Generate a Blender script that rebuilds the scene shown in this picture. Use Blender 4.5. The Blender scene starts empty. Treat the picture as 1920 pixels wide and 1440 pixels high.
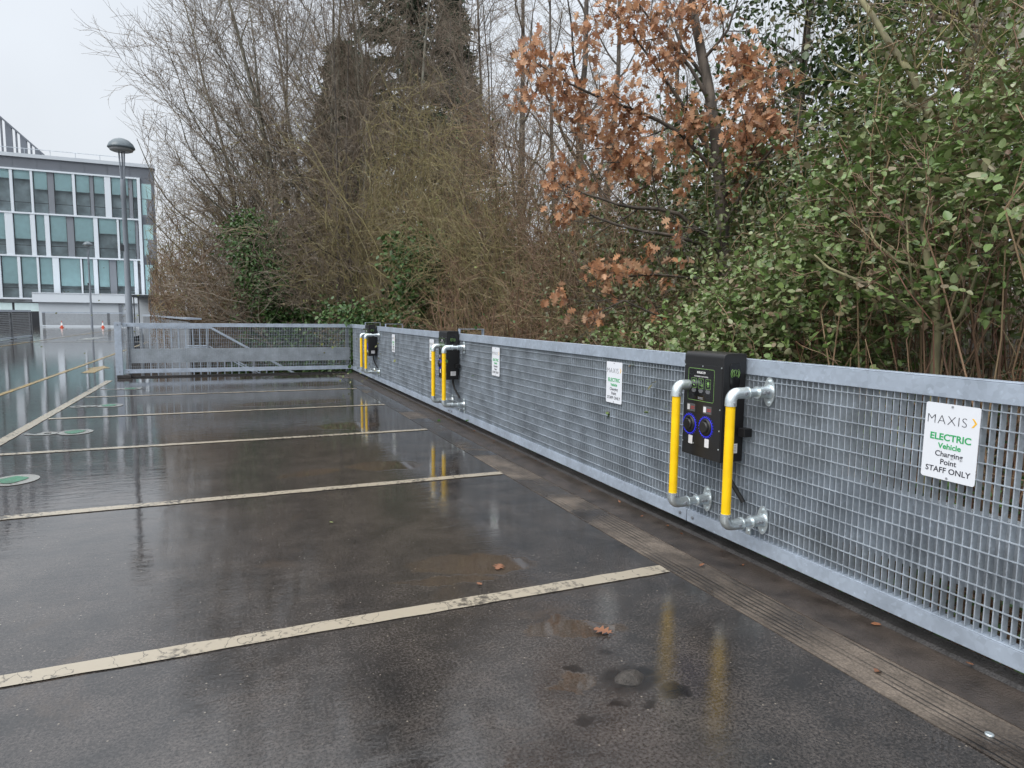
import bpy, math, random
import numpy as np
from mathutils import Matrix, Vector

scene = bpy.context.scene
col = scene.collection

# ------------------------------------------------------------------ camera
CAM_H = 1.391
F_PX = 1231.5
YAW, PITCH, ROLL = math.radians(23.28), math.radians(5.88), math.radians(0.63)
_f = np.array([math.sin(YAW)*math.cos(PITCH), math.cos(YAW)*math.cos(PITCH), -math.sin(PITCH)])
_r = np.array([math.cos(YAW), -math.sin(YAW), 0.0])
_u = np.cross(_r, _f)
CR = math.cos(ROLL)*_r + math.sin(ROLL)*_u
CU = -math.sin(ROLL)*_r + math.cos(ROLL)*_u
CF = _f
cam_data = bpy.data.cameras.new('camera')
cam = bpy.data.objects.new('camera', cam_data)
col.objects.link(cam)
cam_data.sensor_width = 36.0
cam_data.lens = F_PX/1920*36.0
cam_data.clip_start = 0.05
cam_data.clip_end = 2000
cam.matrix_world = Matrix(((CR[0], CU[0], -CF[0], 0), (CR[1], CU[1], -CF[1], 0),
                           (CR[2], CU[2], -CF[2], CAM_H), (0, 0, 0, 1)))
scene.camera = cam

# ------------------------------------------------------------------ light (overcast)
SUN_EL, SUN_ROT = math.radians(42), math.radians(-115)
world = bpy.data.worlds.new("World")
scene.world = world
world.use_nodes = True
wn, wl = world.node_tree.nodes, world.node_tree.links
wn.clear()
w_out = wn.new('ShaderNodeOutputWorld')
w_bg = wn.new('ShaderNodeBackground')
w_bg.inputs['Strength'].default_value = 0.12
sky = wn.new('ShaderNodeTexSky')
sky.sky_type = 'NISHITA'
sky.sun_disc = False
sky.sun_elevation = SUN_EL
sky.sun_rotation = SUN_ROT
sky.air_density = 1.5
sky.dust_density = 4.0
hs = wn.new('ShaderNodeHueSaturation')
hs.inputs['Saturation'].default_value = 0.25
wl.new(sky.outputs[0], hs.inputs['Color'])
tc = wn.new('ShaderNodeTexCoord')
sep = wn.new('ShaderNodeSeparateXYZ')
wl.new(tc.outputs['Generated'], sep.inputs[0])
ramp = wn.new('ShaderNodeValToRGB')          # cloud deck: brighter overhead than at the horizon
ramp.color_ramp.elements[0].position = 0.0
ramp.color_ramp.elements[0].color = (0.41, 0.435, 0.465, 1)
ramp.color_ramp.elements[1].position = 1.0
ramp.color_ramp.elements[1].color = (1.35, 1.38, 1.42, 1)
e = ramp.color_ramp.elements.new(0.45)
e.color = (0.42, 0.45, 0.49, 1)
wl.new(sep.outputs['Z'], ramp.inputs[0])
cn = wn.new('ShaderNodeTexNoise')
cn.inputs['Scale'].default_value = 2.2
cn.inputs['Detail'].default_value = 5
wl.new(tc.outputs['Generated'], cn.inputs['Vector'])
cr = wn.new('ShaderNodeMapRange')
cr.inputs['From Min'].default_value = 0.3
cr.inputs['From Max'].default_value = 0.7
cr.inputs['To Min'].default_value = 10.5
cr.inputs['To Max'].default_value = 12.2
wl.new(cn.outputs['Fac'], cr.inputs['Value'])
vm = wn.new('ShaderNodeVectorMath')
vm.operation = 'SCALE'
wl.new(ramp.outputs[0], vm.inputs[0])
wl.new(cr.outputs[0], vm.inputs['Scale'])
mixw = wn.new('ShaderNodeMix')
mixw.data_type = 'RGBA'
mixw.inputs['Factor'].default_value = 0.88
wl.new(hs.outputs[0], mixw.inputs['A'])
wl.new(vm.outputs[0], mixw.inputs['B'])
wl.new(mixw.outputs['Result'], w_bg.inputs['Color'])
wl.new(w_bg.outputs[0], w_out.inputs['Surface'])

sun_data = bpy.data.lights.new('sun', 'SUN')
sun_data.energy = 1.4
sun_data.angle = math.radians(45)
sun_data.color = (1.0, 0.97, 0.93)
sun = bpy.data.objects.new('sun', sun_data)
col.objects.link(sun)
# direction towards the sun: left of and slightly behind the camera, high
sd = Vector((math.cos(SUN_EL)*math.sin(SUN_ROT), math.cos(SUN_EL)*math.cos(SUN_ROT), math.sin(SUN_EL)))
sun.rotation_euler = sd.to_track_quat('Z', 'Y').to_euler()

scene.view_settings.view_transform = 'Standard'
scene.view_settings.look = 'None'
scene.view_settings.exposure = 0.55
scene.view_settings.gamma = 1.0
scene.view_settings.use_curve_mapping = False
scene.cycles.max_bounces = 6
scene.cycles.diffuse_bounces = 3
scene.cycles.glossy_bounces = 3
scene.cycles.transparent_max_bounces = 8
scene.cycles.use_adaptive_sampling = True
scene.cycles.adaptive_threshold = 0.02

# ------------------------------------------------------------------ helpers
def ray(px, py):
    return CF + CR*(px-960)/F_PX - CU*(py-720)/F_PX

def at(px, py, X=None, Y=None, Z=None, D=None):
    """the point of the place seen at a pixel of the photograph, on a known plane or at a ground distance"""
    d = ray(px, py)
    if X is not None: t = X/d[0]
    elif Y is not None: t = Y/d[1]
    elif Z is not None: t = (Z-CAM_H)/d[2]
    else: t = D/math.hypot(d[0], d[1])
    return np.array([0, 0, CAM_H]) + d*t

def tag(o, label=None, cat=None, group=None, kind=None):
    if label: o['label'] = label
    if cat: o['category'] = cat
    if group: o['group'] = group
    if kind: o['kind'] = kind
    return o

def empty(name, loc=(0, 0, 0), mat=None):
    o = bpy.data.objects.new(name, None)
    o.empty_display_size = 0.2
    col.objects.link(o)
    if mat is not None: o.matrix_world = mat
    else: o.location = loc
    return o

def copy_tree(o, parent=None):
    c = o.copy()
    col.objects.link(c)
    if parent is not None:
        c.parent = parent
    for ch in list(o.children):
        copy_tree(ch, c)
    return c

def mesh_arrays(name, V, F, mat, parent=None, smooth=False, tri=None):
    """F: list of (k,n) int arrays of polygons with n corners"""
    V = np.asarray(V, np.float32)
    Fs = [np.asarray(f, np.int32) for f in F if len(f)]
    me = bpy.data.meshes.new(name)
    me.vertices.add(len(V))
    me.vertices.foreach_set('co', V.ravel())
    loops = np.concatenate([f.ravel() for f in Fs])
    tot = np.concatenate([np.full(len(f), f.shape[1], np.int32) for f in Fs])
    start = np.concatenate([[0], np.cumsum(tot)[:-1]]).astype(np.int32)
    me.loops.add(len(loops))
    me.loops.foreach_set('vertex_index', loops)
    me.polygons.add(len(tot))
    me.polygons.foreach_set('loop_start', start)
    me.polygons.foreach_set('loop_total', tot)
    if smooth: me.polygons.foreach_set('use_smooth', np.ones(len(tot), bool))
    me.update(calc_edges=True)
    me.validate()
    me.materials.append(mat)
    o = bpy.data.objects.new(name, me)
    col.objects.link(o)
    if parent is not None: o.parent = parent
    return o

class MB:
    def __init__(self):
        self.v, self.f, self.s = [], [], []
    def add(self, vs, fs, smooth=False):
        n = len(self.v)
        self.v += [tuple(map(float, q)) for q in vs]
        self.f += [tuple(i+n for i in f) for f in fs]
        self.s += [smooth]*len(fs)
        return self
    def box(self, x0, x1, y0, y1, z0, z1):
        x0, x1 = sorted((x0, x1)); y0, y1 = sorted((y0, y1)); z0, z1 = sorted((z0, z1))
        return self.add([(x0, y0, z0), (x1, y0, z0), (x1, y1, z0), (x0, y1, z0), (x0, y0, z1), (x1, y0, z1), (x1, y1, z1), (x0, y1, z1)],
                        [(0, 3, 2, 1), (4, 5, 6, 7), (0, 1, 5, 4), (1, 2, 6, 5), (2, 3, 7, 6), (3, 0, 4, 7)])
    def tube(self, pts, r, n=10, caps=True, smooth=True):
        pts = [np.array(q, float) for q in pts]
        rs = r if hasattr(r, '__len__') else [r]*len(pts)
        T = [pts[min(i+1, len(pts)-1)]-pts[max(i-1, 0)] for i in range(len(pts))]
        T = [t/np.linalg.norm(t) for t in T]
        a = np.cross(T[0], (0, 0, 1) if abs(T[0][2]) < .9 else (1, 0, 0)); a /= np.linalg.norm(a)
        vs = []
        for p_, t, rr in zip(pts, T, rs):
            a = a-t*(a@t); a /= np.linalg.norm(a); b = np.cross(t, a)
            for k in range(n):
                w = 2*math.pi*k/n
                vs.append(p_+rr*(math.cos(w)*a+math.sin(w)*b))
        fs = []
        for i in range(len(pts)-1):
            for k in range(n):
                k2 = (k+1) % n
                fs.append((i*n+k, i*n+k2, (i+1)*n+k2, (i+1)*n+k))
        self.add(vs, fs, smooth)
        if caps:
            m = len(pts)
            self.add(vs[:n], [tuple(range(n))[::-1]])
            self.add(vs[(m-1)*n:], [tuple(range(n))])
        return self
    def poly(self, pts, d=(0, 0, 0.01)):
        """flat polygon extruded by d"""
        n = len(pts); pts = [np.array(q, float) for q in pts]; d = np.array(d, float)
        vs = pts+[q+d for q in pts]
        fs = [tuple(range(n))[::-1], tuple(range(n, 2*n))]+[(i, (i+1) % n, n+(i+1) % n, n+i) for i in range(n)]
        return self.add(vs, fs)
    def sheet(self, pts):
        return self.add(pts, [tuple(range(len(pts)))])
    def build(self, name, mat, parent=None, bevel=0, seg=2):
        me = bpy.data.meshes.new(name)
        me.from_pydata(self.v, [], self.f)
        me.polygons.foreach_set('use_smooth', self.s)
        me.update()
        me.materials.append(mat)
        o = bpy.data.objects.new(name, me)
        col.objects.link(o)
        if parent is not None: o.parent = parent
        if bevel:
            m = o.modifiers.new('bevel', 'BEVEL'); m.width = bevel; m.segments = seg; m.limit_method = 'ANGLE'
        return o

def text(name, body, size, mat, parent, x, y, z, align='CENTER', offset=0.0, space=1.0, extrude=0.0006, sx=1.0):
    cu = bpy.data.curves.new(name, 'FONT')
    cu.body = body; cu.size = size; cu.align_x = align; cu.offset = offset; cu.space_character = space
    cu.extrude = extrude; cu.resolution_u = 4
    to = bpy.data.objects.new(name+'_curve', cu)
    col.objects.link(to)
    dg = bpy.context.evaluated_depsgraph_get()
    me = bpy.data.meshes.new_from_object(to.evaluated_get(dg))
    bpy.data.objects.remove(to)
    me.transform(Matrix.Translation((x, y, z)) @ Matrix.Diagonal((sx, 1, 1, 1)))
    me.materials.clear(); me.materials.append(mat)
    o = bpy.data.objects.new(name, me)
    col.objects.link(o); o.parent = parent
    return o

# ------------------------------------------------------------------ materials
def new_mat(name):
    m = bpy.data.materials.new(name); m.use_nodes = True
    nt = m.node_tree
    return m, nt, nt.nodes, nt.links, nt.nodes['Principled BSDF']

def plain(name, c, rough=.5, metal=0., emit=None, es=0., spec=.5, noise=0., scale=8., bump=0., bscale=60., coat=0.):
    m, nt, N, L, b = new_mat(name)
    b.inputs['Roughness'].default_value = rough
    b.inputs['Metallic'].default_value = metal
    b.inputs['Specular IOR Level'].default_value = spec
    b.inputs['Coat Weight'].default_value = coat
    b.inputs['Base Color'].default_value = (*c, 1)
    if noise:
        t = N.new('ShaderNodeTexCoord'); n = N.new('ShaderNodeTexNoise')
        n.inputs['Scale'].default_value = scale; n.inputs['Detail'].default_value = 6
        L.new(t.outputs['Object'], n.inputs['Vector'])
        r = N.new('ShaderNodeMapRange')
        r.inputs['From Min'].default_value = .3; r.inputs['From Max'].default_value = .7
        r.inputs['To Min'].default_value = 1-noise; r.inputs['To Max'].default_value = 1+noise
        L.new(n.outputs['Fac'], r.inputs['Value'])
        v = N.new('ShaderNodeVectorMath'); v.operation = 'SCALE'
        v.inputs[0].default_value = c
        L.new(r.outputs[0], v.inputs['Scale']); L.new(v.outputs[0], b.inputs['Base Color'])
    if bump:
        t = N.new('ShaderNodeTexCoord'); n = N.new('ShaderNodeTexNoise')
        n.inputs['Scale'].default_value = bscale; n.inputs['Detail'].default_value = 4
        L.new(t.outputs['Object'], n.inputs['Vector'])
        bp = N.new('ShaderNodeBump'); bp.inputs['Strength'].default_value = bump; bp.inputs['Distance'].default_value = .01
        L.new(n.outputs['Fac'], bp.inputs['Height']); L.new(bp.outputs[0], b.inputs['Normal'])
    if emit:
        b.inputs['Emission Color'].default_value = (*emit, 1); b.inputs['Emission Strength'].default_value = es
    return m

def galvanised(name, c=(.40, .435, .47), dark=.72, metal=.35, rough=.42, spangle=55.):
    """hot-dip zinc: spangle cells, cloudy staining, white bloom flecks"""
    m, nt, N, L, b = new_mat(name)
    t = N.new('ShaderNodeTexCoord')
    vo = N.new('ShaderNodeTexVoronoi'); vo.inputs['Scale'].default_value = spangle
    n1 = N.new('ShaderNodeTexNoise'); n1.inputs['Scale'].default_value = 5; n1.inputs['Detail'].default_value = 7
    n2 = N.new('ShaderNodeTexNoise'); n2.inputs['Scale'].default_value = 26; n2.inputs['Detail'].default_value = 3
    for q in (vo, n1, n2): L.new(t.outputs['Object'], q.inputs['Vector'])
    sepc = N.new('ShaderNodeSeparateColor'); L.new(vo.outputs['Color'], sepc.inputs[0])
    a = N.new('ShaderNodeMath'); a.operation = 'MULTIPLY_ADD'; a.inputs[1].default_value = .16
    L.new(sepc.outputs[0], a.inputs[0])
    r1 = N.new('ShaderNodeMapRange'); r1.inputs['From Min'].default_value = .32; r1.inputs['From Max'].default_value = .68
    r1.inputs['To Min'].default_value = dark; r1.inputs['To Max'].default_value = 1.12
    L.new(n1.outputs['Fac'], r1.inputs['Value']); L.new(r1.outputs[0], a.inputs[2])
    r2 = N.new('ShaderNodeMapRange'); r2.inputs['From Min'].default_value = .62; r2.inputs['From Max'].default_value = .75
    r2.inputs['To Max'].default_value = .35
    L.new(n2.outputs['Fac'], r2.inputs['Value'])
    ad = N.new('ShaderNodeMath'); ad.operation = 'ADD'
    L.new(a.outputs[0], ad.inputs[0]); L.new(r2.outputs[0], ad.inputs[1])
    v = N.new('ShaderNodeVectorMath'); v.operation = 'SCALE'; v.inputs[0].default_value = c
    L.new(ad.outputs[0], v.inputs['Scale']); L.new(v.outputs[0], b.inputs['Base Color'])
    rr = N.new('ShaderNodeMapRange'); rr.inputs['To Min'].default_value = rough-.12; rr.inputs['To Max'].default_value = rough+.15
    L.new(n1.outputs['Fac'], rr.inputs['Value']); L.new(rr.outputs[0], b.inputs['Roughness'])
    b.inputs['Metallic'].default_value = metal
    return m

def island(name, cols, rough=.5, spec=.4, trans=0.):
    """each leaf or twig picks its own colour"""
    m, nt, N, L, b = new_mat(name)
    g = N.new('ShaderNodeNewGeometry'); r = N.new('ShaderNodeValToRGB')
    el = r.color_ramp.elements
    while len(el) < len(cols): el.new(.5)
    for i, c in enumerate(cols):
        el[i].position = i/(len(cols)-1) if len(cols) > 1 else 0; el[i].color = (*c, 1)
    L.new(g.outputs['Random Per Island'], r.inputs[0]); L.new(r.outputs[0], b.inputs['Base Color'])
    b.inputs['Roughness'].default_value = rough; b.inputs['Specular IOR Level'].default_value = spec
    if trans:
        tr = N.new('ShaderNodeBsdfTranslucent'); L.new(r.outputs[0], tr.inputs['Color'])
        mx = N.new('ShaderNodeMixShader'); mx.inputs[0].default_value = trans
        L.new(b.outputs[0], mx.inputs[1]); L.new(tr.outputs[0], mx.inputs[2])
        L.new(mx.outputs[0], N['Material Output'].inputs['Surface'])
    return m

def bark(name, c1, c2, scale=9.):
    m, nt, N, L, b = new_mat(name)
    t = N.new('ShaderNodeTexCoord'); n = N.new('ShaderNodeTexNoise')
    n.inputs['Scale'].default_value = scale; n.inputs['Detail'].default_value = 8
    mp = N.new('ShaderNodeMapping'); mp.inputs['Scale'].default_value = (1, 1, .35)
    L.new(t.outputs['Object'], mp.inputs[0]); L.new(mp.outputs[0], n.inputs['Vector'])
    r = N.new('ShaderNodeValToRGB'); r.color_ramp.elements[0].position = .38; r.color_ramp.elements[1].position = .64
    r.color_ramp.elements[0].color = (*c1, 1); r.color_ramp.elements[1].color = (*c2, 1)
    L.new(n.outputs['Fac'], r.inputs[0]); L.new(r.outputs[0], b.inputs['Base Color'])
    bp = N.new('ShaderNodeBump'); bp.inputs['Strength'].default_value = .6; bp.inputs['Distance'].default_value = .02
    L.new(n.outputs['Fac'], bp.inputs['Height']); L.new(bp.outputs[0], b.inputs['Normal'])
    b.inputs['Roughness'].default_value = .8
    return m

M = {}
M['galv'] = galvanised('galvanised_steel')
M['galv_rail'] = galvanised('galvanised_rail', (.35, .405, .48), .85, .30, .40, 40.)
M['galv_grate'] = galvanised('galvanised_grating', (.345, .39, .44), .68, .25, .45, 70.)
M['galv_bright'] = galvanised('zinc_fitting', (.60, .66, .68), .85, .75, .30, 90.)
M['galv_dark'] = galvanised('weathered_steel', (.20, .215, .235), .7, .2, .55, 40.)
M['yellow'] = plain('yellow_sleeve', (.93, .58, .003), .36, spec=.5, noise=.09, scale=9, bump=.08, bscale=40)
M['black'] = plain('black_powder_coat', (.012, .012, .013), .38, bump=.05, bscale=900)
M['black_gloss'] = plain('black_gloss', (.008, .008, .009), .15)
M['rubber'] = plain('black_rubber', (.012, .012, .012), .5)
M['white'] = plain('white_plate', (.72, .75, .80), .35)
M['white_sticker'] = plain('white_sticker', (.7, .7, .72), .4)
M['grey_sticker'] = plain('grey_sticker', (.09, .09, .095), .4)
M['red_ink'] = plain('red_ink', (.35, .04, .04), .5)
M['green_ink'] = plain('green_ink', (.03, .36, .12), .5)
M['lime_ink'] = plain('lime_ink', (.20, .38, .11), .5)
M['ink'] = plain('dark_ink', (.03, .032, .045), .5)
M['white_ink'] = plain('white_ink', (.7, .7, .7), .5)
M['amber_ink'] = plain('amber_ink', (.85, .48, .03), .5)
M['grey_ink'] = plain('grey_ink', (.25, .26, .28), .5)
M['led'] = plain('blue_led', (.02, .02, .3), .3, emit=(.04, .05, 1.0), es=.55)

# wet asphalt
PUDDLES = [(1.22, 3.36, .40, .16, -.35), (1.00, 3.20, .30, .06, -.2), (1.27, 2.52, .13, .10, .2), (1.43, 2.46, .20, .09, -.4), (1.15, 2.10, .10, .06, 0),
           (1.30, 5.95, .38, .20, -.3), (.60, 5.90, .30, .12, .2), (1.35, 8.3, .42, .30, 0), (.9, 10.8, .9, .30, .1), (1.6, 13.6, .5, .5, 0)]
LUMP = (1.385, 2.035)
def asphalt():
    m, nt, N, L, b = new_mat('wet_asphalt')
    t = N.new('ShaderNodeTexCoord')
    def noise(scale, detail=5, rough=.6, vec=None, dist=0):
        n = N.new('ShaderNodeTexNoise'); n.inputs['Scale'].default_value = scale
        n.inputs['Detail'].default_value = detail; n.inputs['Roughness'].default_value = rough
        n.inputs['Distortion'].default_value = dist
        L.new(vec if vec else t.outputs['Object'], n.inputs['Vector']); return n
    def rng(src, a, bb, c, d):
        r = N.new('ShaderNodeMapRange'); r.inputs['From Min'].default_value = a; r.inputs['From Max'].default_value = bb
        r.inputs['To Min'].default_value = c; r.inputs['To Max'].default_value = d
        L.new(src, r.inputs['Value']); return r.outputs[0]
    def math_(op, a, bb=None, c=None):
        q = N.new('ShaderNodeMath'); q.operation = op
        for i, s in enumerate((a, bb, c)):
            if s is None: continue
            if isinstance(s, (int, float)): q.inputs[i].default_value = s
            else: L.new(s, q.inputs[i])
        return q.outputs[0]
    def mixc(fac, A, B):
        mx = N.new('ShaderNodeMix'); mx.data_type = 'RGBA'; L.new(fac, mx.inputs['Factor'])
        for k, v in (('A', A), ('B', B)):
            if isinstance(v, tuple): mx.inputs[k].default_value = (*v, 1)
            else: L.new(v, mx.inputs[k])
        return mx.outputs['Result']
    sp = N.new('ShaderNodeSeparateXYZ'); L.new(t.outputs['Object'], sp.inputs[0])
    # standing water: low ground towards the lane and the far bays, plus irregular shallow pools
    big = noise(.55, 4, .55, dist=.6).outputs['Fac']
    mid = noise(2.4, 6, .62, dist=.9).outputs['Fac']
    w = math_('ADD', math_('ADD', big, rng(sp.outputs['X'], -2.5, 2.4, .16, -.08)), rng(sp.outputs['Y'], 2.0, 10.0, -.05, .10))
    w = math_('ADD', w, rng(mid, .3, .7, -.09, .09))
    wet = rng(w, .39, .50, 0, 1)
    # separate pools with ragged rims
    wob = noise(7, 5, .6).outputs['Color']
    va = N.new('ShaderNodeVectorMath'); va.operation = 'MULTIPLY_ADD'; va.inputs[1].default_value = (.22, .22, 0)
    L.new(wob, va.inputs[0]); L.new(t.outputs['Object'], va.inputs[2])
    def blob(x, y, rx, ry, ang, soft=.25):
        mp = N.new('ShaderNodeMapping'); mp.vector_type = 'TEXTURE'
        mp.inputs['Location'].default_value = (x+.11, y+.11, 0); mp.inputs['Rotation'].default_value = (0, 0, ang); mp.inputs['Scale'].default_value = (rx, ry, 1000)
        L.new(va.outputs[0], mp.inputs[0])
        ln = N.new('ShaderNodeVectorMath'); ln.operation = 'LENGTH'; L.new(mp.outputs[0], ln.inputs[0])
        return rng(ln.outputs['Value'], 1-soft, 1, 1, 0)
    pool = None
    for q in PUDDLES:
        o = blob(*q, .12); pool = o if pool is None else math_('MAXIMUM', pool, o)
    stain = blob(LUMP[0], LUMP[1], .15, .105, 0, .5)
    for dx, dy, r_ in ((-.16, .13, .03), (.02, .22, .03), (-.13, -.12, .045), (-.30, -.16, .035), (.10, -.13, .06), (-.02, -.16, .03)):
        stain = math_('MAXIMUM', stain, blob(LUMP[0]+dx, LUMP[1]+dy, r_*1.3, r_*.8, 0, .5))
    wet = math_('MAXIMUM', wet, pool)
    fine = noise(150, 3, .7).outputs['Fac']
    grain = noise(85, 5, .8).outputs['Fac']
    # colour: dark bitumen, stone grain, pale chips, brown silt in the pools
    ra = N.new('ShaderNodeValToRGB')
    ra.color_ramp.elements[0].position = .36; ra.color_ramp.elements[0].color = (.024, .0225, .022, 1)
    ra.color_ramp.elements[1].position = .68; ra.color_ramp.elements[1].color = (.054, .047, .043, 1)
    L.new(noise(3.2, 9, .72).outputs['Fac'], ra.inputs[0])
    v = N.new('ShaderNodeVectorMath'); v.operation = 'SCALE'; L.new(ra.outputs[0], v.inputs[0]); L.new(rng(grain, .34, .68, .10, 2.3), v.inputs['Scale'])
    c = v.outputs[0]
    vo = N.new('ShaderNodeTexVoronoi'); vo.inputs['Scale'].default_value = 42
    L.new(t.outputs['Object'], vo.inputs['Vector'])
    sc = N.new('ShaderNodeSeparateColor'); L.new(vo.outputs['Color'], sc.inputs[0])
    chip = math_('MULTIPLY', rng(vo.outputs['Distance'], .10, .18, 1, 0), rng(sc.outputs[0], .93, .94, 0, .8))
    c = mixc(chip, c, (.26, .23, .19))
    c = mixc(math_('MULTIPLY', pool, rng(mid, .35, .65, .25, .6)), c, (.070, .050, .034))
    c = mixc(math_('MULTIPLY', rng(noise(1.1, 7, .65, dist=1.4).outputs['Fac'], .60, .70, 0, .4), 1), c, (.075, .056, .042))
    c = mixc(math_('MULTIPLY', stain, .85), c, (.006, .006, .006))
    L.new(c, b.inputs['Base Color'])
    L.new(rng(wet, 0, 1, .055, .028), b.inputs['Roughness'])
    b.inputs['IOR'].default_value = 1.65
    # relief: aggregate shows where the film is thin; wind ripples where water stands
    mp = N.new('ShaderNodeMapping'); mp.inputs['Scale'].default_value = (2.5, 9.0, 1); mp.inputs['Rotation'].default_value = (0, 0, .15)
    L.new(t.outputs['Object'], mp.inputs[0])
    rip = noise(1.5, 4, .65, mp.outputs[0], .5).outputs['Fac']
    hgt = math_('MULTIPLY', fine, rng(wet, 0, 1, .085, .006))
    hgt = math_('MULTIPLY_ADD', math_('MULTIPLY', rip, rng(pool, 0, 1, 1, .08)), .27, hgt)
    hgt = math_('MULTIPLY_ADD', mid, .16, hgt)
    bp = N.new('ShaderNodeBump'); bp.inputs['Strength'].default_value = .30; bp.inputs['Distance'].default_value = .012
    L.new(hgt, bp.inputs['Height']); L.new(bp.outputs[0], b.inputs['Normal'])
    return m
M['asphalt'] = asphalt()

def paint(name, c, worn):
    """thick road paint, cracked and worn"""
    m, nt, N, L, b = new_mat(name)
    t = N.new('ShaderNodeTexCoord')
    n = N.new('ShaderNodeTexNoise'); n.inputs['Scale'].default_value = 30; n.inputs['Detail'].default_value = 8
    n2 = N.new('ShaderNodeTexNoise'); n2.inputs['Scale'].default_value = 2.5; n2.inputs['Detail'].default_value = 3
    vo = N.new('ShaderNodeTexVoronoi'); vo.feature = 'DISTANCE_TO_EDGE'; vo.inputs['Scale'].default_value = 5
    n3 = N.new('ShaderNodeTexNoise'); n3.inputs['Scale'].default_value = 6; n3.inputs['Detail'].default_value = 5
    for q in (n, n2, n3): L.new(t.outputs['Object'], q.inputs['Vector'])
    va = N.new('ShaderNodeVectorMath'); va.operation = 'MULTIPLY_ADD'; va.inputs[1].default_value = (.35, .35, .35)
    mpp = N.new('ShaderNodeMapping'); mpp.inputs['Scale'].default_value = (1, .22, 1); L.new(t.outputs['Object'], mpp.inputs[0])
    L.new(n3.outputs['Color'], va.inputs[0]); L.new(mpp.outputs[0], va.inputs[2]); L.new(va.outputs[0], vo.inputs['Vector'])
    ad = N.new('ShaderNodeMath'); ad.operation = 'ADD'; L.new(n.outputs['Fac'], ad.inputs[0]); L.new(n2.outputs['Fac'], ad.inputs[1])
    r = N.new('ShaderNodeMapRange'); r.inputs['From Min'].default_value = 1.08; r.inputs['From Max'].default_value = 1.25
    r.inputs['To Max'].default_value = worn; L.new(ad.outputs[0], r.inputs['Value'])
    ck = N.new('ShaderNodeMapRange'); ck.inputs['From Min'].default_value = .004; ck.inputs['From Max'].default_value = .016
    ck.inputs['To Min'].default_value = .75; ck.inputs['To Max'].default_value = 0; L.new(vo.outputs['Distance'], ck.inputs['Value'])
    mxx = N.new('ShaderNodeMath'); mxx.operation = 'MAXIMUM'; L.new(r.outputs[0], mxx.inputs[0]); L.new(ck.outputs[0], mxx.inputs[1])
    mx = N.new('ShaderNodeMix'); mx.data_type = 'RGBA'; mx.inputs['A'].default_value = (*c, 1); mx.inputs['B'].default_value = (.05, .045, .04, 1)
    L.new(mxx.outputs[0], mx.inputs['Factor']); L.new(mx.outputs['Result'], b.inputs['Base Color'])
    b.inputs['Roughness'].default_value = .22
    bp = N.new('ShaderNodeBump'); bp.inputs['Strength'].default_value = .35; bp.inputs['Distance'].default_value = .004
    L.new(n.outputs['Fac'], bp.inputs['Height']); L.new(bp.outputs[0], b.inputs['Normal'])
    return m
M['paint'] = paint('white_road_paint', (.34, .30, .235), .9)
M['paint_white'] = paint('fresh_white_paint', (.24, .24, .225), .7)
M['paint_yellow'] = paint('yellow_road_paint', (.34, .235, .08), .8)
M['paint_green'] = paint('green_road_paint', (.04, .17, .09), .6)

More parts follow.
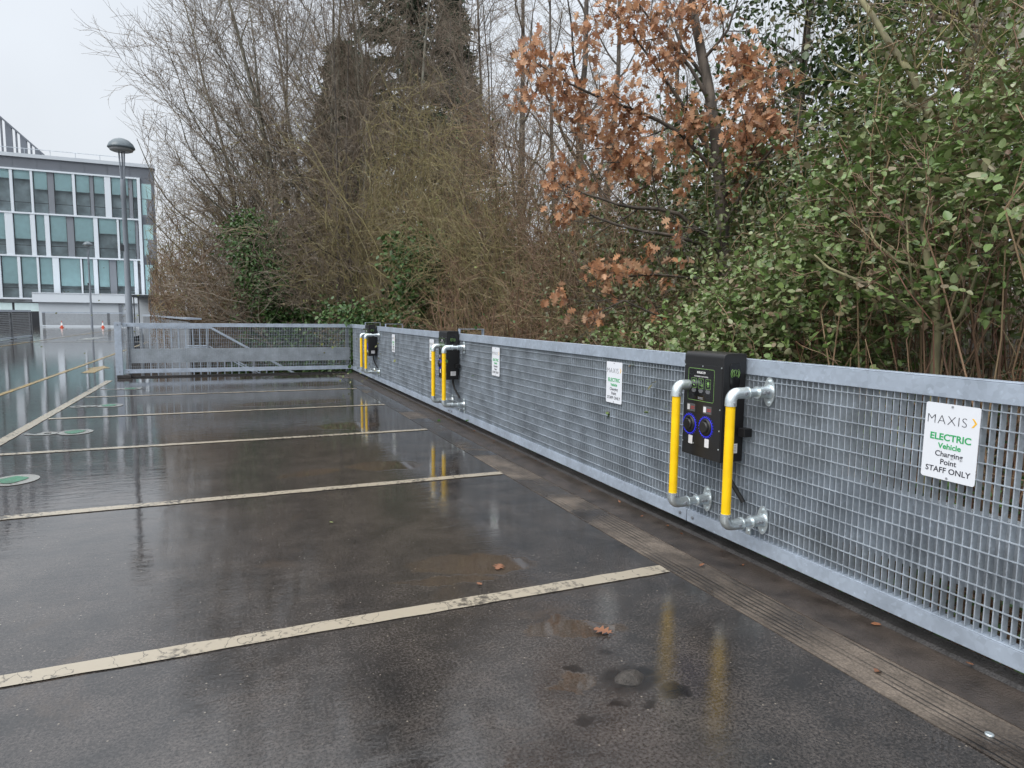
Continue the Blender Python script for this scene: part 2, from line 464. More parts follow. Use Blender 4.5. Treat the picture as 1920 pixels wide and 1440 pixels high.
def gutter_mat():
    m, nt, N, L, b = new_mat('ribbed_gutter')
    t = N.new('ShaderNodeTexCoord')
    def noise(scale, detail, dist=0, sc=(1, 1, 1)):
        mp = N.new('ShaderNodeMapping'); mp.inputs['Scale'].default_value = sc; L.new(t.outputs['Object'], mp.inputs[0])
        n = N.new('ShaderNodeTexNoise'); n.inputs['Scale'].default_value = scale; n.inputs['Detail'].default_value = detail
        n.inputs['Distortion'].default_value = dist; L.new(mp.outputs[0], n.inputs['Vector']); return n.outputs['Fac']
    def rng(src, a, bb, c, d):
        r = N.new('ShaderNodeMapRange'); r.inputs['From Min'].default_value = a; r.inputs['From Max'].default_value = bb
        r.inputs['To Min'].default_value = c; r.inputs['To Max'].default_value = d; L.new(src, r.inputs['Value']); return r.outputs[0]
    def math_(op, a, bb=None, c=None):
        q = N.new('ShaderNodeMath'); q.operation = op
        for i, s in enumerate((a, bb, c)):
            if s is None: continue
            if isinstance(s, (int, float)): q.inputs[i].default_value = s
            else: L.new(s, q.inputs[i])
        return q.outputs[0]
    sp = N.new('ShaderNodeSeparateXYZ'); L.new(t.outputs['Object'], sp.inputs[0])
    # drawn-out grooves, wandering a little and fading in and out
    ph = math_('MULTIPLY_ADD', sp.outputs['X'], 2*math.pi/.030, math_('MULTIPLY', noise(2.2, 5, 0, (1, .5, 1)), 9.0))
    groove = rng(math_('SINE', ph), -1, -.1, 0, 1)
    gmask = rng(noise(3.0, 5, 0, (3, .5, 1)), .42, .56, .1, 1)
    damp = math_('ADD', noise(1.4, 8, .8), rng(sp.outputs['Y'], 1.6, 7.5, .09, -.12))
    damp = math_('ADD', damp, rng(sp.outputs['Y'], .6, 1.6, -.12, 0))
    dry = rng(damp, .36, .62, 0, 1)
    r = N.new('ShaderNodeValToRGB')
    r.color_ramp.elements[0].position = 0; r.color_ramp.elements[0].color = (.034, .027, .022, 1)
    r.color_ramp.elements[1].position = 1; r.color_ramp.elements[1].color = (.135, .110, .088, 1)
    L.new(dry, r.inputs[0])
    k = math_('SUBTRACT', 1, math_('MULTIPLY', math_('SUBTRACT', 1, groove), math_('MULTIPLY', gmask, .92)))
    k = math_('MULTIPLY', k, rng(noise(140, 4), .3, .7, .55, 1.45))
    k = math_('MULTIPLY', k, rng(noise(9, 6), .3, .7, .7, 1.25))
    v = N.new('ShaderNodeVectorMath'); v.operation = 'SCALE'; L.new(r.outputs[0], v.inputs[0]); L.new(k, v.inputs['Scale'])
    L.new(v.outputs[0], b.inputs['Base Color'])
    L.new(rng(dry, 0, 1, .10, .6), b.inputs['Roughness'])
    bp = N.new('ShaderNodeBump'); bp.inputs['Strength'].default_value = .5; bp.inputs['Distance'].default_value = .004
    L.new(math_('MULTIPLY', k, rng(dry, 0, 1, .15, 1)), bp.inputs['Height']); L.new(bp.outputs[0], b.inputs['Normal'])
    return m
M['gutter'] = gutter_mat()
M['silt'] = plain('silty_concrete', (.052, .042, .036), .35, noise=.5, scale=7, bump=.5, bscale=90)
M['kerb'] = plain('kerb_bitumen', (.032, .030, .030), .6, noise=.4, scale=10, bump=.8, bscale=70)
M['conc'] = plain('pale_concrete', (.30, .28, .24), .7, noise=.25, scale=6)
M['soil'] = plain('leaf_litter', (.035, .024, .016), .9, noise=.5, scale=5, bump=1, bscale=20)

# ------------------------------------------------------------------ setting: deck, kerb, terrain, markings
XF = 2.683                 # face of the side fence
YB = 15.92                 # face of the far railing
g = MB()
g.sheet([(-70, -12, 0), (2.20, -12, 0), (2.20, 16.05, 0), (-70, 16.05, 0)])
g.sheet([(-70, 16.05, 0), (-2.05, 16.05, 0), (-5.0, 40, 0), (-5.0, 76, 0), (-70, 76, 0)])
tag(g.build('ground', M['asphalt']), 'wet dark asphalt parking deck with shallow puddles', 'ground', kind='structure')
g = MB().box(2.20, 2.45, -12, 16.05, -.2, .0035)
tag(g.build('gutter', M['gutter']), 'ribbed brown drainage strip along the mesh fence', 'gutter', kind='structure')
g = MB().box(2.45, 2.70, -12, 16.05, -.2, .007)
tag(g.build('path', M['silt']), 'silty strip between the gutter and the deck edge', 'path', kind='structure')
rs = np.random.RandomState(3)
g = MB()
prof = [(2.70, -.25), (2.70, .005), (2.715, .022), (2.79, .030), (2.80, .018), (2.80, -.25)]
ys = np.arange(-12, 16.06, .25)
vs = []
for y in ys:
    j = rs.uniform(-.006, .006)
    vs += [(x+j*(i in (1, 2)), y, z) for i, (x, z) in enumerate(prof)]
n = len(prof)
g.add(vs, [(i*n+k, i*n+k+1, (i+1)*n+k+1, (i+1)*n+k) for i in range(len(ys)-1) for k in range(n-1)])
tag(g.build('kerb', M['kerb']), 'rough black bitumen edge of the deck under the fence', 'kerb', kind='structure')
# deck edge at the far railing, slab sides
g = MB()
g.box(-2.05, 2.80, 15.98, 16.08, -.6, .030)
g.poly([(-2.05, 16.08, -.6), (-1.95, 16.08, -.6), (-4.9, 40, -.6), (-5.0, 40, -.6)], (0, 0, .628))
g.box(2.201, 2.80, -12, 15.98, -.6, -.21)
tag(g.build('kerb', M['kerb']), 'black kerb of the deck under the far railing', 'kerb', kind='structure')

def hgt(x, y):
    bank = -1.0+.26*np.clip(x-3.0, -8, 8)
    w = np.clip((x+3)/3, 0, 1)
    z = bank*w+(-.9)*(1-w)
    return np.maximum(z, -2.2)-np.where((x < 3.0), .3, 0)*0
xs = np.concatenate([np.linspace(-300, -40, 8), np.linspace(-30, 30, 61), np.linspace(40, 400, 10)])
ysn = np.concatenate([np.linspace(-200, -20, 6), np.linspace(-15, 60, 76), np.linspace(70, 700, 14)])
XX, YY = np.meshgrid(xs, ysn)
ZZ = hgt(XX, YY)
rs = np.random.RandomState(5)
ZZ = ZZ+rs.uniform(-.07, .07, ZZ.shape)
V = np.stack([XX, YY, ZZ], -1).reshape(-1, 3)
nx = len(xs)
I = (np.arange(len(ysn)-1)[:, None]*nx+np.arange(nx-1)[None]).ravel()
tag(mesh_arrays('terrain', V, [np.stack([I, I+1, I+1+nx, I+nx], 1)], M['soil'], smooth=True),
    'dark leaf littered bank rising behind the fence', 'terrain', kind='structure')

# a lump of asphalt standing proud of the deck
mb = MB()
rr_ = np.random.RandomState(2); nn = 20; vs = []
for i_, (q, z_) in enumerate(((1.0, -.002), (.82, .010), (.55, .022), (.25, .029))):
    vs += [(LUMP[0]+.062*q*math.cos(a_)*(1+.12*math.sin(2*a_+1)), LUMP[1]+.048*q*math.sin(a_)*(1+.12*math.sin(3*a_)), z_+rr_.uniform(-.0015, .0015)) for a_ in np.linspace(0, 2*math.pi, nn+1)[:-1]]
vs.append((LUMP[0], LUMP[1], .031))
mb.add(vs, [(i_*nn+k_, i_*nn+(k_+1) % nn, (i_+1)*nn+(k_+1) % nn, (i_+1)*nn+k_) for i_ in range(3) for k_ in range(nn)]+[(3*nn+k_, 3*nn+(k_+1) % nn, 4*nn) for k_ in range(nn)], True)
tag(mb.build('ground', plain('asphalt_lump', (.042, .036, .031), .5, noise=.5, scale=60, bump=1, bscale=150)), 'rounded asphalt lump in a dark oily stain on the deck', 'ground', kind='structure')

# painted markings
XL, XR, Y1, BW = -2.24, 2.19, 2.907, 2.4
def strip(x0, x1, y0, y1, mat, lab, z=.005, wob=.004, seed=1):
    rr = np.random.RandomState(seed)
    mb = MB()
    lx, ly = x1-x0, y1-y0
    k = max(4, int(max(lx, ly)/.12))
    if lx > ly:
        tt = np.linspace(x0, x1, k)
        a = [(t, y0+rr.uniform(-wob, wob), z) for t in tt]; c = [(t, y1+rr.uniform(-wob, wob), z) for t in tt]
    else:
        tt = np.linspace(y0, y1, k)
        a = [(x1+rr.uniform(-wob, wob), t, z) for t in tt]; c = [(x0+rr.uniform(-wob, wob), t, z) for t in tt]
    mb.add(a+c, [(i, i+1, k+i+1, k+i) for i in range(k-1)])
    o = mb.build('road_marking', mat)
    return tag(o, lab, 'road marking', kind='structure')
for i in range(5):
    strip(XL+.05, XR-.0, Y1+BW*i-.05, Y1+BW*i+.05, M['paint'], 'worn cream bay line across the wet deck', seed=i)
strip(XL-.09, XL+.03, -6, 15.45, M['paint'], 'cream line closing the front of the bays', seed=9)
strip(-3.58, -3.48, -6, 44, M['paint_yellow'], 'faded yellow line along the driving lane', seed=10)
strip(-30, -3.9, 46.4, 46.7, M['paint'], 'far white stop line across the lane', seed=11)
strip(-9.0, -3.9, 35.5, 35.8, M['paint'], 'white line across the far lane', seed=12)
strip(-8.3, -8.2, 24, 60, M['paint_yellow'], 'far yellow line beside the low fence', seed=13)
for (yy) in (52, 55.5, 59, 62.5):
    strip(-13, -7.0, yy, yy+.15, M['paint'], 'bay line of the far parking row', seed=int(yy))
def mark_arrow(cx, cy, L_, W_, mat, lab, ang=0):
    pts = [(-.06*W_*4, -L_/2), (.06*W_*4, -L_/2), (.06*W_*4, .1*L_), (.5*W_, .1*L_), (0, L_/2), (-.5*W_, .1*L_), (-.06*W_*4, .1*L_)]
    c, s = math.cos(ang), math.sin(ang)
    mb = MB().sheet([(cx+c*x-s*y, cy+s*x+c*y, .005) for x, y in pts])
    tag(mb.build('road_marking', mat), lab, 'road marking', kind='structure')
mark_arrow(-3.0, 18.6, 2.2, .55, M['paint_yellow'], 'yellow arrow painted on the lane')
mark_arrow(-7.2, 25.0, 2.4, 1.0, M['paint_white'], 'white arrow painted on the lane', math.pi)
mark_arrow(-6.6, 40.0, 4.0, 1.4, M['paint_white'], 'far white arrow on the lane')
# bay numbers with a green charging disc
def glyph(body, cx, cy, h, mat, lab, off=.012):
    root_m = Matrix(((0, 1, 0, cx), (-1, 0, 0, cy), (0, 0, 1, .0045), (0, 0, 0, 1)))
    o = text('road_marking', body, h*1.38, mat, None, 0, -h/2, 0, offset=off, extrude=0)
    o.matrix_world = root_m
    return tag(o, lab, 'road marking', kind='structure')
for body, y in (('9', Y1+BW*2.5), ('8', Y1+BW*3.5), ('7', Y1+BW*4.5), ('10', Y1+BW*1.5)):
    yy = y-.02
    glyph(body, -2.00, yy, .34, M['paint_white'], 'white bay number %s painted on the deck' % body)
    mb = MB().sheet([(-1.67+.175*math.cos(a), yy+.20*math.sin(a), .0045) for a in np.linspace(0, 2*math.pi, 33)[:-1]])
    tag(mb.build('road_marking', M['paint_white']), 'white disc above bay number %s' % body, 'road marking', kind='structure')
    mb = MB().sheet([(-1.68+.10*math.cos(a)*(1+.12*math.sin(3*a)), yy+.12*math.sin(a)*(1+.12*math.cos(4*a)), .0085) for a in np.linspace(0, 2*math.pi, 33)[:-1]])
    tag(mb.build('road_marking', M['paint_green']), 'green charging symbol in the disc of bay %s' % body, 'road marking', kind='structure')

# ------------------------------------------------------------------ side fence, section by section
def grating(mb, a0, a1, z0, z1, x0, x1, pitch=.034, rod=.070, axis='y', t=.0022):
    """bearing bars on edge (deep across the fence) tied by cross rods at the front"""
    k = int((a1-a0)/pitch)
    for i in range(k+1):
        a = a0+i*pitch
        if axis == 'y': mb.box(x0, x1, a-t, a+t, z0, z1)
        else: mb.box(a-t, a+t, x0, x1, z0, z1)
    z = z0+rod*.6
    while z < z1-.01:
        if axis == 'y': mb.box(x0-.004, x0+.004, a0, a1, z-.0020, z+.0020)
        else: mb.box(a0, a1, x0-.004, x0+.004, z-.0020, z+.0020)
        z += rod

FENCE_LABELS = [
    ('nearest galvanised mesh fence section, running out of the picture past the large white sign', -3.0, 3.352),
    ('galvanised mesh fence section between the nearest and the middle charging point', 3.358, 8.300),
    ('galvanised mesh fence section between the middle and the farthest charging point', 8.306, 13.36),
    ('short galvanised mesh fence section in the corner behind the farthest charging point', 13.366, 15.90)]
for lab, y0, y1 in FENCE_LABELS:
    root = empty('mesh_fence', (XF, (y0+y1)/2, 0))
    tag(root, lab, 'fence', 'mesh fence sections along the deck edge')
    ox, oy = XF, (y0+y1)/2
    a, c = y0-oy, y1-oy
    mb = MB()      # folded channel, open at the back
    mb.box(0, .006, a, c, 1.080, 1.160); mb.box(0, .062, a, c, 1.160, 1.166); mb.box(.006, .05, a, c, 1.080, 1.086)
    mb.build('top_rail', M['galv_rail'], root, .002)
    mb = MB()
    mb.box(0, .006, a, c, .087, .160); mb.box(0, .055, a, c, .160, .166)
    mb.build('bottom_rail', M['galv_rail'], root, .002)
    mb = MB()
    grating(mb, a+.02, c-.005, .167, 1.0795, .012, .046)
    mb.build('grating', M['galv_grate'], root)
    mb = MB()      # crash beam behind the grating
    mb.box(.075, .081, a, c, .30, .62)
    mb.box(.081, .12, a, c, .614, .62); mb.box(.081, .12, a, c, .30, .306)
    mb.build('crash_beam', M['galv'], root, .002)
    k = max(2, int(round((c-a)/2.53))+1)
    for i in range(k):
        yy = a+.09+(c-a-.18)*i/(k-1)
        mb = MB()
        mb.box(.122, .130, yy-.05, yy+.05, -.45, 1.12); mb.box(.130, .21, yy-.004, yy+.004, -.45, 1.12)
        mb.box(.063, .121, yy-.05, yy+.05, 1.09, 1.12)
        mb.build('post', M['galv_dark'], root)
    for yy in (a+.06, c-.06):
        for z in (1.12, .125):
            MB().tube([(-.0005, yy, z), (-.006, yy, z), (-.0061, yy, z), (-.011, yy, z)], [.011, .011, .007, .006], 8, smooth=False).build('bolt', M['galv_dark'], root)
    for yy in (c-.36, c-.54):
        mb = MB().box(.004, .011, yy-.018, yy+.018, .168, .205)
        mb.tube([(.006, yy, .188), (-.002, yy, .188)], .008, 6)
        mb.build('clip', M['galv_bright'], root)

# pale channel brackets behind the top rail
for px, yy, lab in ((0, 8.15, 'open steel channel bracket behind the top rail at the middle charging point'),
                    (0, 12.55, 'open steel channel bracket behind the top rail just before the farthest charging point'),
                    (0, 14.6, 'open steel channel bracket behind the top rail in the fence corner')):
    mb = MB()
    for (x0, x1, z0, z1) in ((.066, .40, 1.215, 1.223), (.066, .40, 1.125, 1.133), (.392, .40, 1.133, 1.215), (.066, .074, 1.133, 1.215)):
        mb.box(XF+x0, XF+x1, yy-.04, yy+.04, z0, z1)
    mb.box(XF+.2, XF+.214, yy-.04, yy+.04, -.4, 1.125)
    tag(mb.build('channel_bracket', M['galv_rail']), lab, 'bracket', 'channel brackets behind the fence')

# far railing
root = empty('far_railing', (0, YB, 0))
tag(root, 'galvanised mesh railing across the end of the deck with a wide solid middle band', 'railing')
MB().box(-2.06, 2.68, 0, .006, 1.085, 1.160).box(-2.06, 2.68, 0, .06, 1.160, 1.166).build('top_rail', M['galv_rail'], root, .002)
MB().box(-2.06, 2.68, 0, .006, .100, .180).box(-2.06, 2.68, 0, .055, .180, .186).build('bottom_rail', M['galv_rail'], root, .002)
mb = MB(); grating(mb, -2.04, 2.66, .187, 1.084, .012, .020, .036, .085, 'x', .0028)
mb.build('grating', M['galv_grate'], root)
MB().box(-1.93, 2.64, .075, .081, .31, .615).box(-1.93, 2.64, .081, .12, .609, .615).build('crash_beam', M['galv'], root, .002)
MB().box(-2.205, -2.075, -.05, .012, .07, 1.18).box(-2.205, -2.197, .012, .12, .07, 1.18).build('post', M['galv_rail'], root, .003)
MB().box(-1.99, -1.94, .09, .20, -.4, 1.15).build('post', M['galv_dark'], root)
MB().box(2.56, 2.62, .09, .20, -.4, 1.12).build('post', M['galv_dark'], root)
MB().box(-2.19, -1.93, -.06, .14, 0.001, .068).build('foot', M['kerb'], root, .006)
for x in (-2.14, -1.98, 2.62):
    for z in (1.125, .14):
        y = -.05 if x < -2.1 else 0
        MB().tube([(x, y-.0005, z), (x, y-.01, z)], .012, 6).build('bolt', M['galv_dark'], root)

# ------------------------------------------------------------------ signs
def facing(x, y, z):       # local x = to the viewer's right (-y), local y = up, local z = out of the fence (-x)
    return Matrix(((0, 0, -1, x), (-1, 0, 0, y), (0, 1, 0, z), (0, 0, 0, 1)))

def rrect(w, h, r, n=5):
    pts = []
    for cx, cy, a0 in ((w/2-r, h/2-r, 0), (-w/2+r, h/2-r, 90), (-w/2+r, -h/2+r, 180), (w/2-r, -h/2+r, 270)):
        for k in range(n):
            a = math.radians(a0+90*k/(n-1)); pts.append((cx+r*math.cos(a), cy+r*math.sin(a)))
    return pts

def make_sign():
    root = empty('charging_sign')
    w, h = .220, .315
    MB().poly([(x, y, 0) for x, y in rrect(w, h, .010)], (0, 0, .003)).build('plate', M['white'], root)
    z = .0036
    text('lettering', 'MAXIS', .055, M['ink'], root, -.020, .072, z, offset=-.0012, space=1.12, extrude=.0003, sx=.98)
    MB().poly([(.079, .076, z-.0004), (.086, .076, z-.0004), (.100, .094, z-.0004), (.086, .112, z-.0004), (.079, .112, z-.0004), (.092, .094, z-.0004)], (0, 0, .0006)).build('emblem', M['amber_ink'], root)
    text('lettering', 'ELECTRIC', .0385, M['green_ink'], root, 0, .0065, z, offset=.0010, extrude=.0003)
    text('lettering', 'Vehicle', .0315, M['green_ink'], root, 0, -.028, z, offset=.0008, extrude=.0003)
    text('lettering', 'Charging', .0315, M['ink'], root, 0, -.061, z, offset=.0004, extrude=.0003)
    text('lettering', 'Point', .0315, M['ink'], root, 0, -.0935, z, offset=.0004, extrude=.0003)
    text('lettering', 'STAFF ONLY', .0325, M['ink'], root, 0, -.1285, z, offset=.0004, extrude=.0003)
    for y in (.148, -.148): MB().tube([(0, y, .003), (0, y, .006)], .0045, 10).build('screw', M['grey_ink'], root)
    return root
sign = make_sign()
SIGNS = [(1.720, .897, 'white charging point sign nearest the camera, with large readable lettering'),
         (4.275, .897, 'white charging point sign just beyond the nearest charging point'),
         (6.705, .893, 'white charging point sign on the near side of the middle charging point'),
         (9.200, .890, 'white charging point sign just beyond the middle charging point'),
         (11.62, .890, 'small distant white charging point sign before the farthest charging point')]
for i, (y, z, lab) in enumerate(SIGNS):
    o = sign if i == 0 else copy_tree(sign)
    o.matrix_world = facing(XF+.006, y, z) @ Matrix.Rotation(math.radians((-.6, .3, 0, .4, -.3)[i]), 4, 'Z')
    tag(o, lab, 'sign', 'charging point signs on the fence')

# ------------------------------------------------------------------ charging points
def outline(mb, w, h, r, t, cx, cy, z, d=.0006):
    o = rrect(w, h, r); i = rrect(w-2*t, h-2*t, max(r-t, .001))
    n = len(o)
    vs = [(cx+x, cy+y, z) for x, y in o]+[(cx+x, cy+y, z) for x, y in i]
    mb.add(vs, [(k, (k+1) % n, n+(k+1) % n, n+k) for k in range(n)])

def make_charger():
    W, H, D = .340, .615, .160
    root = empty('charging_point')
    # body: profile of the side extruded across the width, rounded top front edge
    prof = [(0, 0), (D-.004, 0), (D, .004), (D, H-.028)]
    for k in range(1, 7):
        a = math.radians(90*k/6); prof.append((D-.028+.028*math.cos(a), H-.028+.028*math.sin(a)))
    prof += [(0, H)]
    n = len(prof)
    vs = [(0, y, z) for z, y in prof]+[(W, y, z) for z, y in prof]
    mb = MB().add(vs, [tuple(range(n)), tuple(range(n, 2*n))[::-1]]+[(k, n+k, n+(k+1) % n, (k+1) % n) for k in range(n)])
    mb.build('body', M['black'], root, .004)
    pts = [(x+W/2, y+.305, D+.0004) for x, y in rrect(W-.012, .475, .004)]
    fp = MB().poly(pts, (0, 0, .0025)).build('front_panel', M['black'], root, .001)
    z = D+.003
    for x, y in ((.012, .535), (.17, .535), (.328, .535), (.012, .075), (.11, .075), (.328, .075), (.328, .3), (.328, .18)):
        MB().tube([(x, y, z), (x, y, z+.003)], .0042, 8).build('screw', M['galv_bright'], fp)
    # display label
    cx, cy, w, h = .158, .425, .228, .190
    lb = MB().poly([(cx+x, cy+y, z) for x, y in rrect(w, h, .012)], (0, 0, .0008)).build('display_label', M['black_gloss'], root)
    z2 = z+.0012
    mb = MB(); outline(mb, w, h, .012, .0025, cx, cy, z2)
    for k in (-1, 0, 1): outline(mb, .044, .058, .002, .0018, cx+k*.062, cy+.008, z2)
    # three pictograms: plug and car, phone, bulb
    mb.tube([(cx-.072, cy+.02, z2), (cx-.062, cy+.024, z2), (cx-.052, cy+.014, z2)], .003, 6)
    mb.tube([(cx-.066, cy-.002, z2), (cx-.056, cy-.008, z2)], .003, 6)
    outline(mb, .018, .034, .003, .0018, cx-.003, cy+.012, z2)
    mb.tube([(cx+.004, cy-.008, z2), (cx+.014, cy+.004, z2), (cx+.012, cy-.012, z2)], .002, 6)
    mb.add([(cx+.062+.009*math.cos(a), cy+.012+.010*math.sin(a), z2) for a in np.linspace(0, 6.283, 17)[:-1]], [tuple(range(16))])
    mb.box(cx+.058, cx+.066, cy-.008, cy, z2-.0004, z2)
    for a in np.linspace(0, 6.283, 9)[:-1]:
        mb.tube([(cx+.062+.013*math.cos(a), cy+.012+.013*math.sin(a), z2), (cx+.062+.018*math.cos(a), cy+.012+.018*math.sin(a), z2)], .0009, 4)
    mb.build('pictogram', M['lime_ink'], lb)
    text('lettering', 'ROLEC EV', .0165, M['white_ink'], lb, cx, cy+.066, z2, offset=.0006, extrude=.0003)
    text('lettering', 'TO CHARGE YOUR VEHICLE', .0095, M['white_ink'], lb, cx, cy+.045, z2, offset=.0001, extrude=.0003)
    mb = MB()
    for k in (-1, 0, 1):
        for j in range(4):
            ww = (.017, .020, .018, .012)[j]
            mb.box(cx+k*.062-ww, cx+k*.062+ww, cy-.030-j*.0052, cy-.0275-j*.0052, z2-.0004, z2)
    for j in range(3): mb.box(cx-.022, cx+.022, cy-.074-j*.005, cy-.0715-j*.005, z2-.0004, z2)
    mb.build('small_print', M['grey_ink'], lb)
    # sockets
    for sx in (.070, .215):
        sy = .185
        mb = MB().tube([(sx, sy, z), (sx, sy, z+.008), (sx, sy, z+.013)], [.052, .050, .044], 32)
        so = mb.build('socket', M['rubber'], root)
        mb = MB()
        ring = [(sx+.056*math.cos(a), sy+.056*math.sin(a), z+.003) for a in np.linspace(0, 2*math.pi, 41)]
        mb.tube(ring, .0017, 6, caps=False)
        for a in np.linspace(0, 2*math.pi, 25)[:-1]:
            mb.tube([(sx+.0625*math.cos(a), sy+.0625*math.sin(a), z), (sx+.0625*math.cos(a), sy+.0625*math.sin(a), z+.002)], .0022, 6)
        mb.build('light_ring', M['led'], so)
        mb = MB().tube([(sx, sy, z+.013), (sx, sy, z+.022), (sx, sy, z+.025)], [.036, .035, .030], 28)
        mb.box(sx-.012, sx+.012, sy+.033, sy+.046, z+.0131, z+.021)
        mb.build('socket_lid', M['black'], so)
        # tag below, warning label above
        MB().poly([(sx+.012+x, .093+y, z) for x, y in rrect(.036, .050, .004)], (0, 0, .001)).build('tag', M['white_sticker'], root)
        wl_ = MB().poly([(sx+.006+x, .285+y, z) for x, y in rrect(.074, .046, .003)], (0, 0, .001)).build('warning_label', M['grey_sticker'], root)
        mb = MB()
        for j in range(2): mb.box(sx+.004, sx+.038, .284-j*.010+.004, .289-j*.010+.004, z+.001, z+.0014)
        mb.build('print', M['red_ink'], wl_)
        MB().box(sx-.026, sx-.004, .270, .302, z+.001, z+.0014).build('white_patch', M['white_sticker'], wl_)
    # card reader on the side that faces the entrance
    pts = [(-.040, -.02), (-.040, .045), (-.028, .062), (.028, .062), (.040, .045), (.040, -.02), (.030, -.075), (-.030, -.075)]
    rd = MB().poly([(W+.0004, .500+v, .080-u) for u, v in pts], (.003, 0, 0)).build('card_reader', M['black_gloss'], root, .001)
    mb = MB()
    x = W+.0042
    for r_, a0, a1 in ((.022, -48, 48), (.031, -48, 48), (.022, 132, 228), (.031, 132, 228)):
        mb.tube([(x, .505+r_*math.sin(math.radians(a)), .080-r_*math.cos(math.radians(a))) for a in np.linspace(a0, a1, 9)], .0014, 5)
    mb.tube([(x, .488+v, .080-u) for u, v in ((-.008, 0), (-.010, .030), (-.004, .036), (.004, .036), (.009, .026), (.004, .012), (.006, 0))], .0014, 5)
    mb.build('emblem', M['lime_ink'], rd)
    rl = MB().box(W+.0004, W+.0012, .050, .105, .040, .108).build('rating_label', M['white_sticker'], root)
    mb = MB()
    for j in range(5): mb.box(W+.0012, W+.0016, .056+j*.009, .059+j*.009, .048, .100-.012*(j % 2))
    mb.build('print', M['grey_ink'], rl)
    # back bracket, cable and junction box on the fence
    MB().box(.03, W-.02, .05, .56, -.011, 0).build('bracket', M['rubber'], root)
    MB().tube([(.285, 0, .06), (.285, -.05, .058), (.30, -.12, .04), (.335, -.19, .012), (.36, -.235, -.006)], .013, 12).build('cable', M['rubber'], root)
    MB().box(W+.012, W+.065, .150, .198, -.004, .052).build('junction_box', M['black'], root, .003)
    return root
# ------------------------------------------------------------------ guard bars
def make_guard():
    root = empty('guard_bar')
    OUT, ZB_, ZT = .266, 0.0, .715
    R, RF = .0235, .0305
    MB().tube([(0, .058, OUT), (0, ZT-.062, OUT)], R+.0015, 24).build('yellow_tube', M['yellow'], root)
    for zc in (ZB_, ZT): MB().tube([(0, zc, .03), (0, zc, OUT-.05)], R-.001, 18).build('pipe', M['galv_bright'], root)
    for zc, sgn in ((ZB_, 1), (ZT, -1)):
        c = .040
        arc = [(0, zc, OUT-.105), (0, zc, OUT-c)]
        arc += [(0, zc+sgn*(c-c*math.cos(a)), OUT-c+c*math.sin(a)) for a in np.linspace(.2, math.pi/2, 8)]
        arc += [(0, zc+sgn*.066, OUT)]
        el = MB().tube(arc, RF, 20)
        el.tube([arc[0], (0, zc, OUT-.113)], RF+.003, 20)
        el = el.build('elbow', M['galv_bright'], root)
        for (p0, d) in (((0, zc, OUT-.075), (1, 0, 0)), ((0, zc+sgn*.050, OUT), (1, 0, 0))):
            p0 = np.array(p0)+np.array(d)*RF*.96
            MB().tube([p0, p0+np.array(d)*.007], .0085, 6, smooth=False).build('grub_screw', M['galv_dark'], el)
        pts = []
        for k in range(28):
            a = 2*math.pi*k/28; pts.append((.040*math.cos(a), zc+.076*math.sin(a)*(1-.06*math.cos(2*a)), .0))
        fl = MB().poly(pts, (0, 0, .007)).tube([(0, zc, .007), (0, zc, .018), (0, zc, .085), (0, zc, .092)], [.040, RF+.002, RF, RF+.003], 20)
        fl = fl.build('flange', M['galv_bright'], root)
        for dz in (.040, .062):
            MB().tube([(RF*.96, zc, dz), (RF+.007, zc, dz)], .0085, 6, smooth=False).build('grub_screw', M['galv_dark'], fl)
        for dy in (-.058, .058):
            MB().tube([(0, zc+dy, .007), (0, zc+dy, .012), (0, zc+dy, .0121), (0, zc+dy, .016)], [.010, .010, .006, .006], 8, smooth=False).build('bolt', M['galv_bright'], fl)
    return root
ch0, gd0 = make_charger(), make_guard()
CH = [(3.210, 'black twin socket charging point nearest the camera, with blue lit rings'),
      (8.270, 'middle black charging point on the fence, partly behind its two yellow guard bars'),
      (13.34, 'farthest black charging point in the corner of the deck')]
WHO = ['nearest', 'middle', 'farthest']
gi = 0
for i, (y, lab) in enumerate(CH):
    o = ch0 if i == 0 else copy_tree(ch0)
    o.matrix_world = facing(XF-.012, y, .582)
    tag(o, lab, 'charging point', 'charging points along the fence')
    for yg, side in ((y-.505, 'near'), (y-.045, 'far')):
        q = gd0 if gi == 0 else copy_tree(gd0)
        gi += 1
        q.matrix_world = facing(XF+.006, yg, .283)
        tag(q, 'yellow guard bar on the %s side of the %s charging point' % (side, WHO[i]), 'guard bar', 'yellow guard bars protecting the charging points')

# ------------------------------------------------------------------ stairs and fences beyond the far railing
root = empty('stair_railing', (-1.9, 17.3, 0))
tag(root, 'galvanised upright bar railing at the head of the stairs behind the far railing', 'railing')
k = 0
mb = MB()
for x in np.arange(0.05, 1.45, .15): mb.box(x-.013, x+.013, -.004, .004, -1.2, 1.02)
mb.build('baluster_panel', M['galv_rail'], root)
MB().box(0, 1.5, -.025, .025, 1.02, 1.075).build('top_rail', M['galv_rail'], root)
MB().box(0, .05, -.03, .03, -1.2, 1.02).build('post', M['galv_dark'], root)
root = empty('stair_handrail', (0, 17.6, 0))
tag(root, 'sloping stair handrails running down to the right behind the far railing', 'handrail')
for y_, dz in ((0, 0), (.9, 0.0), (0, -.52), (.9, -.52)):
    MB().tube([(-1.0, y_, 1.08+dz), (-.55, y_, 1.08+dz), (-.48, y_, 1.06+dz), (2.6, y_, -.80+dz)], .014, 8).build('rail', M['galv_rail'], root)
for y_ in (0, .9):
    for x in (-.5, .55, 1.6, 2.55):
        z = 1.06-(x+.48)*.604
        MB().box(x-.02, x+.02, y_-.02, y_+.02, z-1.1, z).build('post', M['galv_dark'], root)
mb = MB()
for i in range(14):
    x = -.5+i*.27; z = -.02-i*.165
    mb.box(x, x+.29, .05, .85, z-.03, z)
mb.build('steps', M['galv_dark'], root)
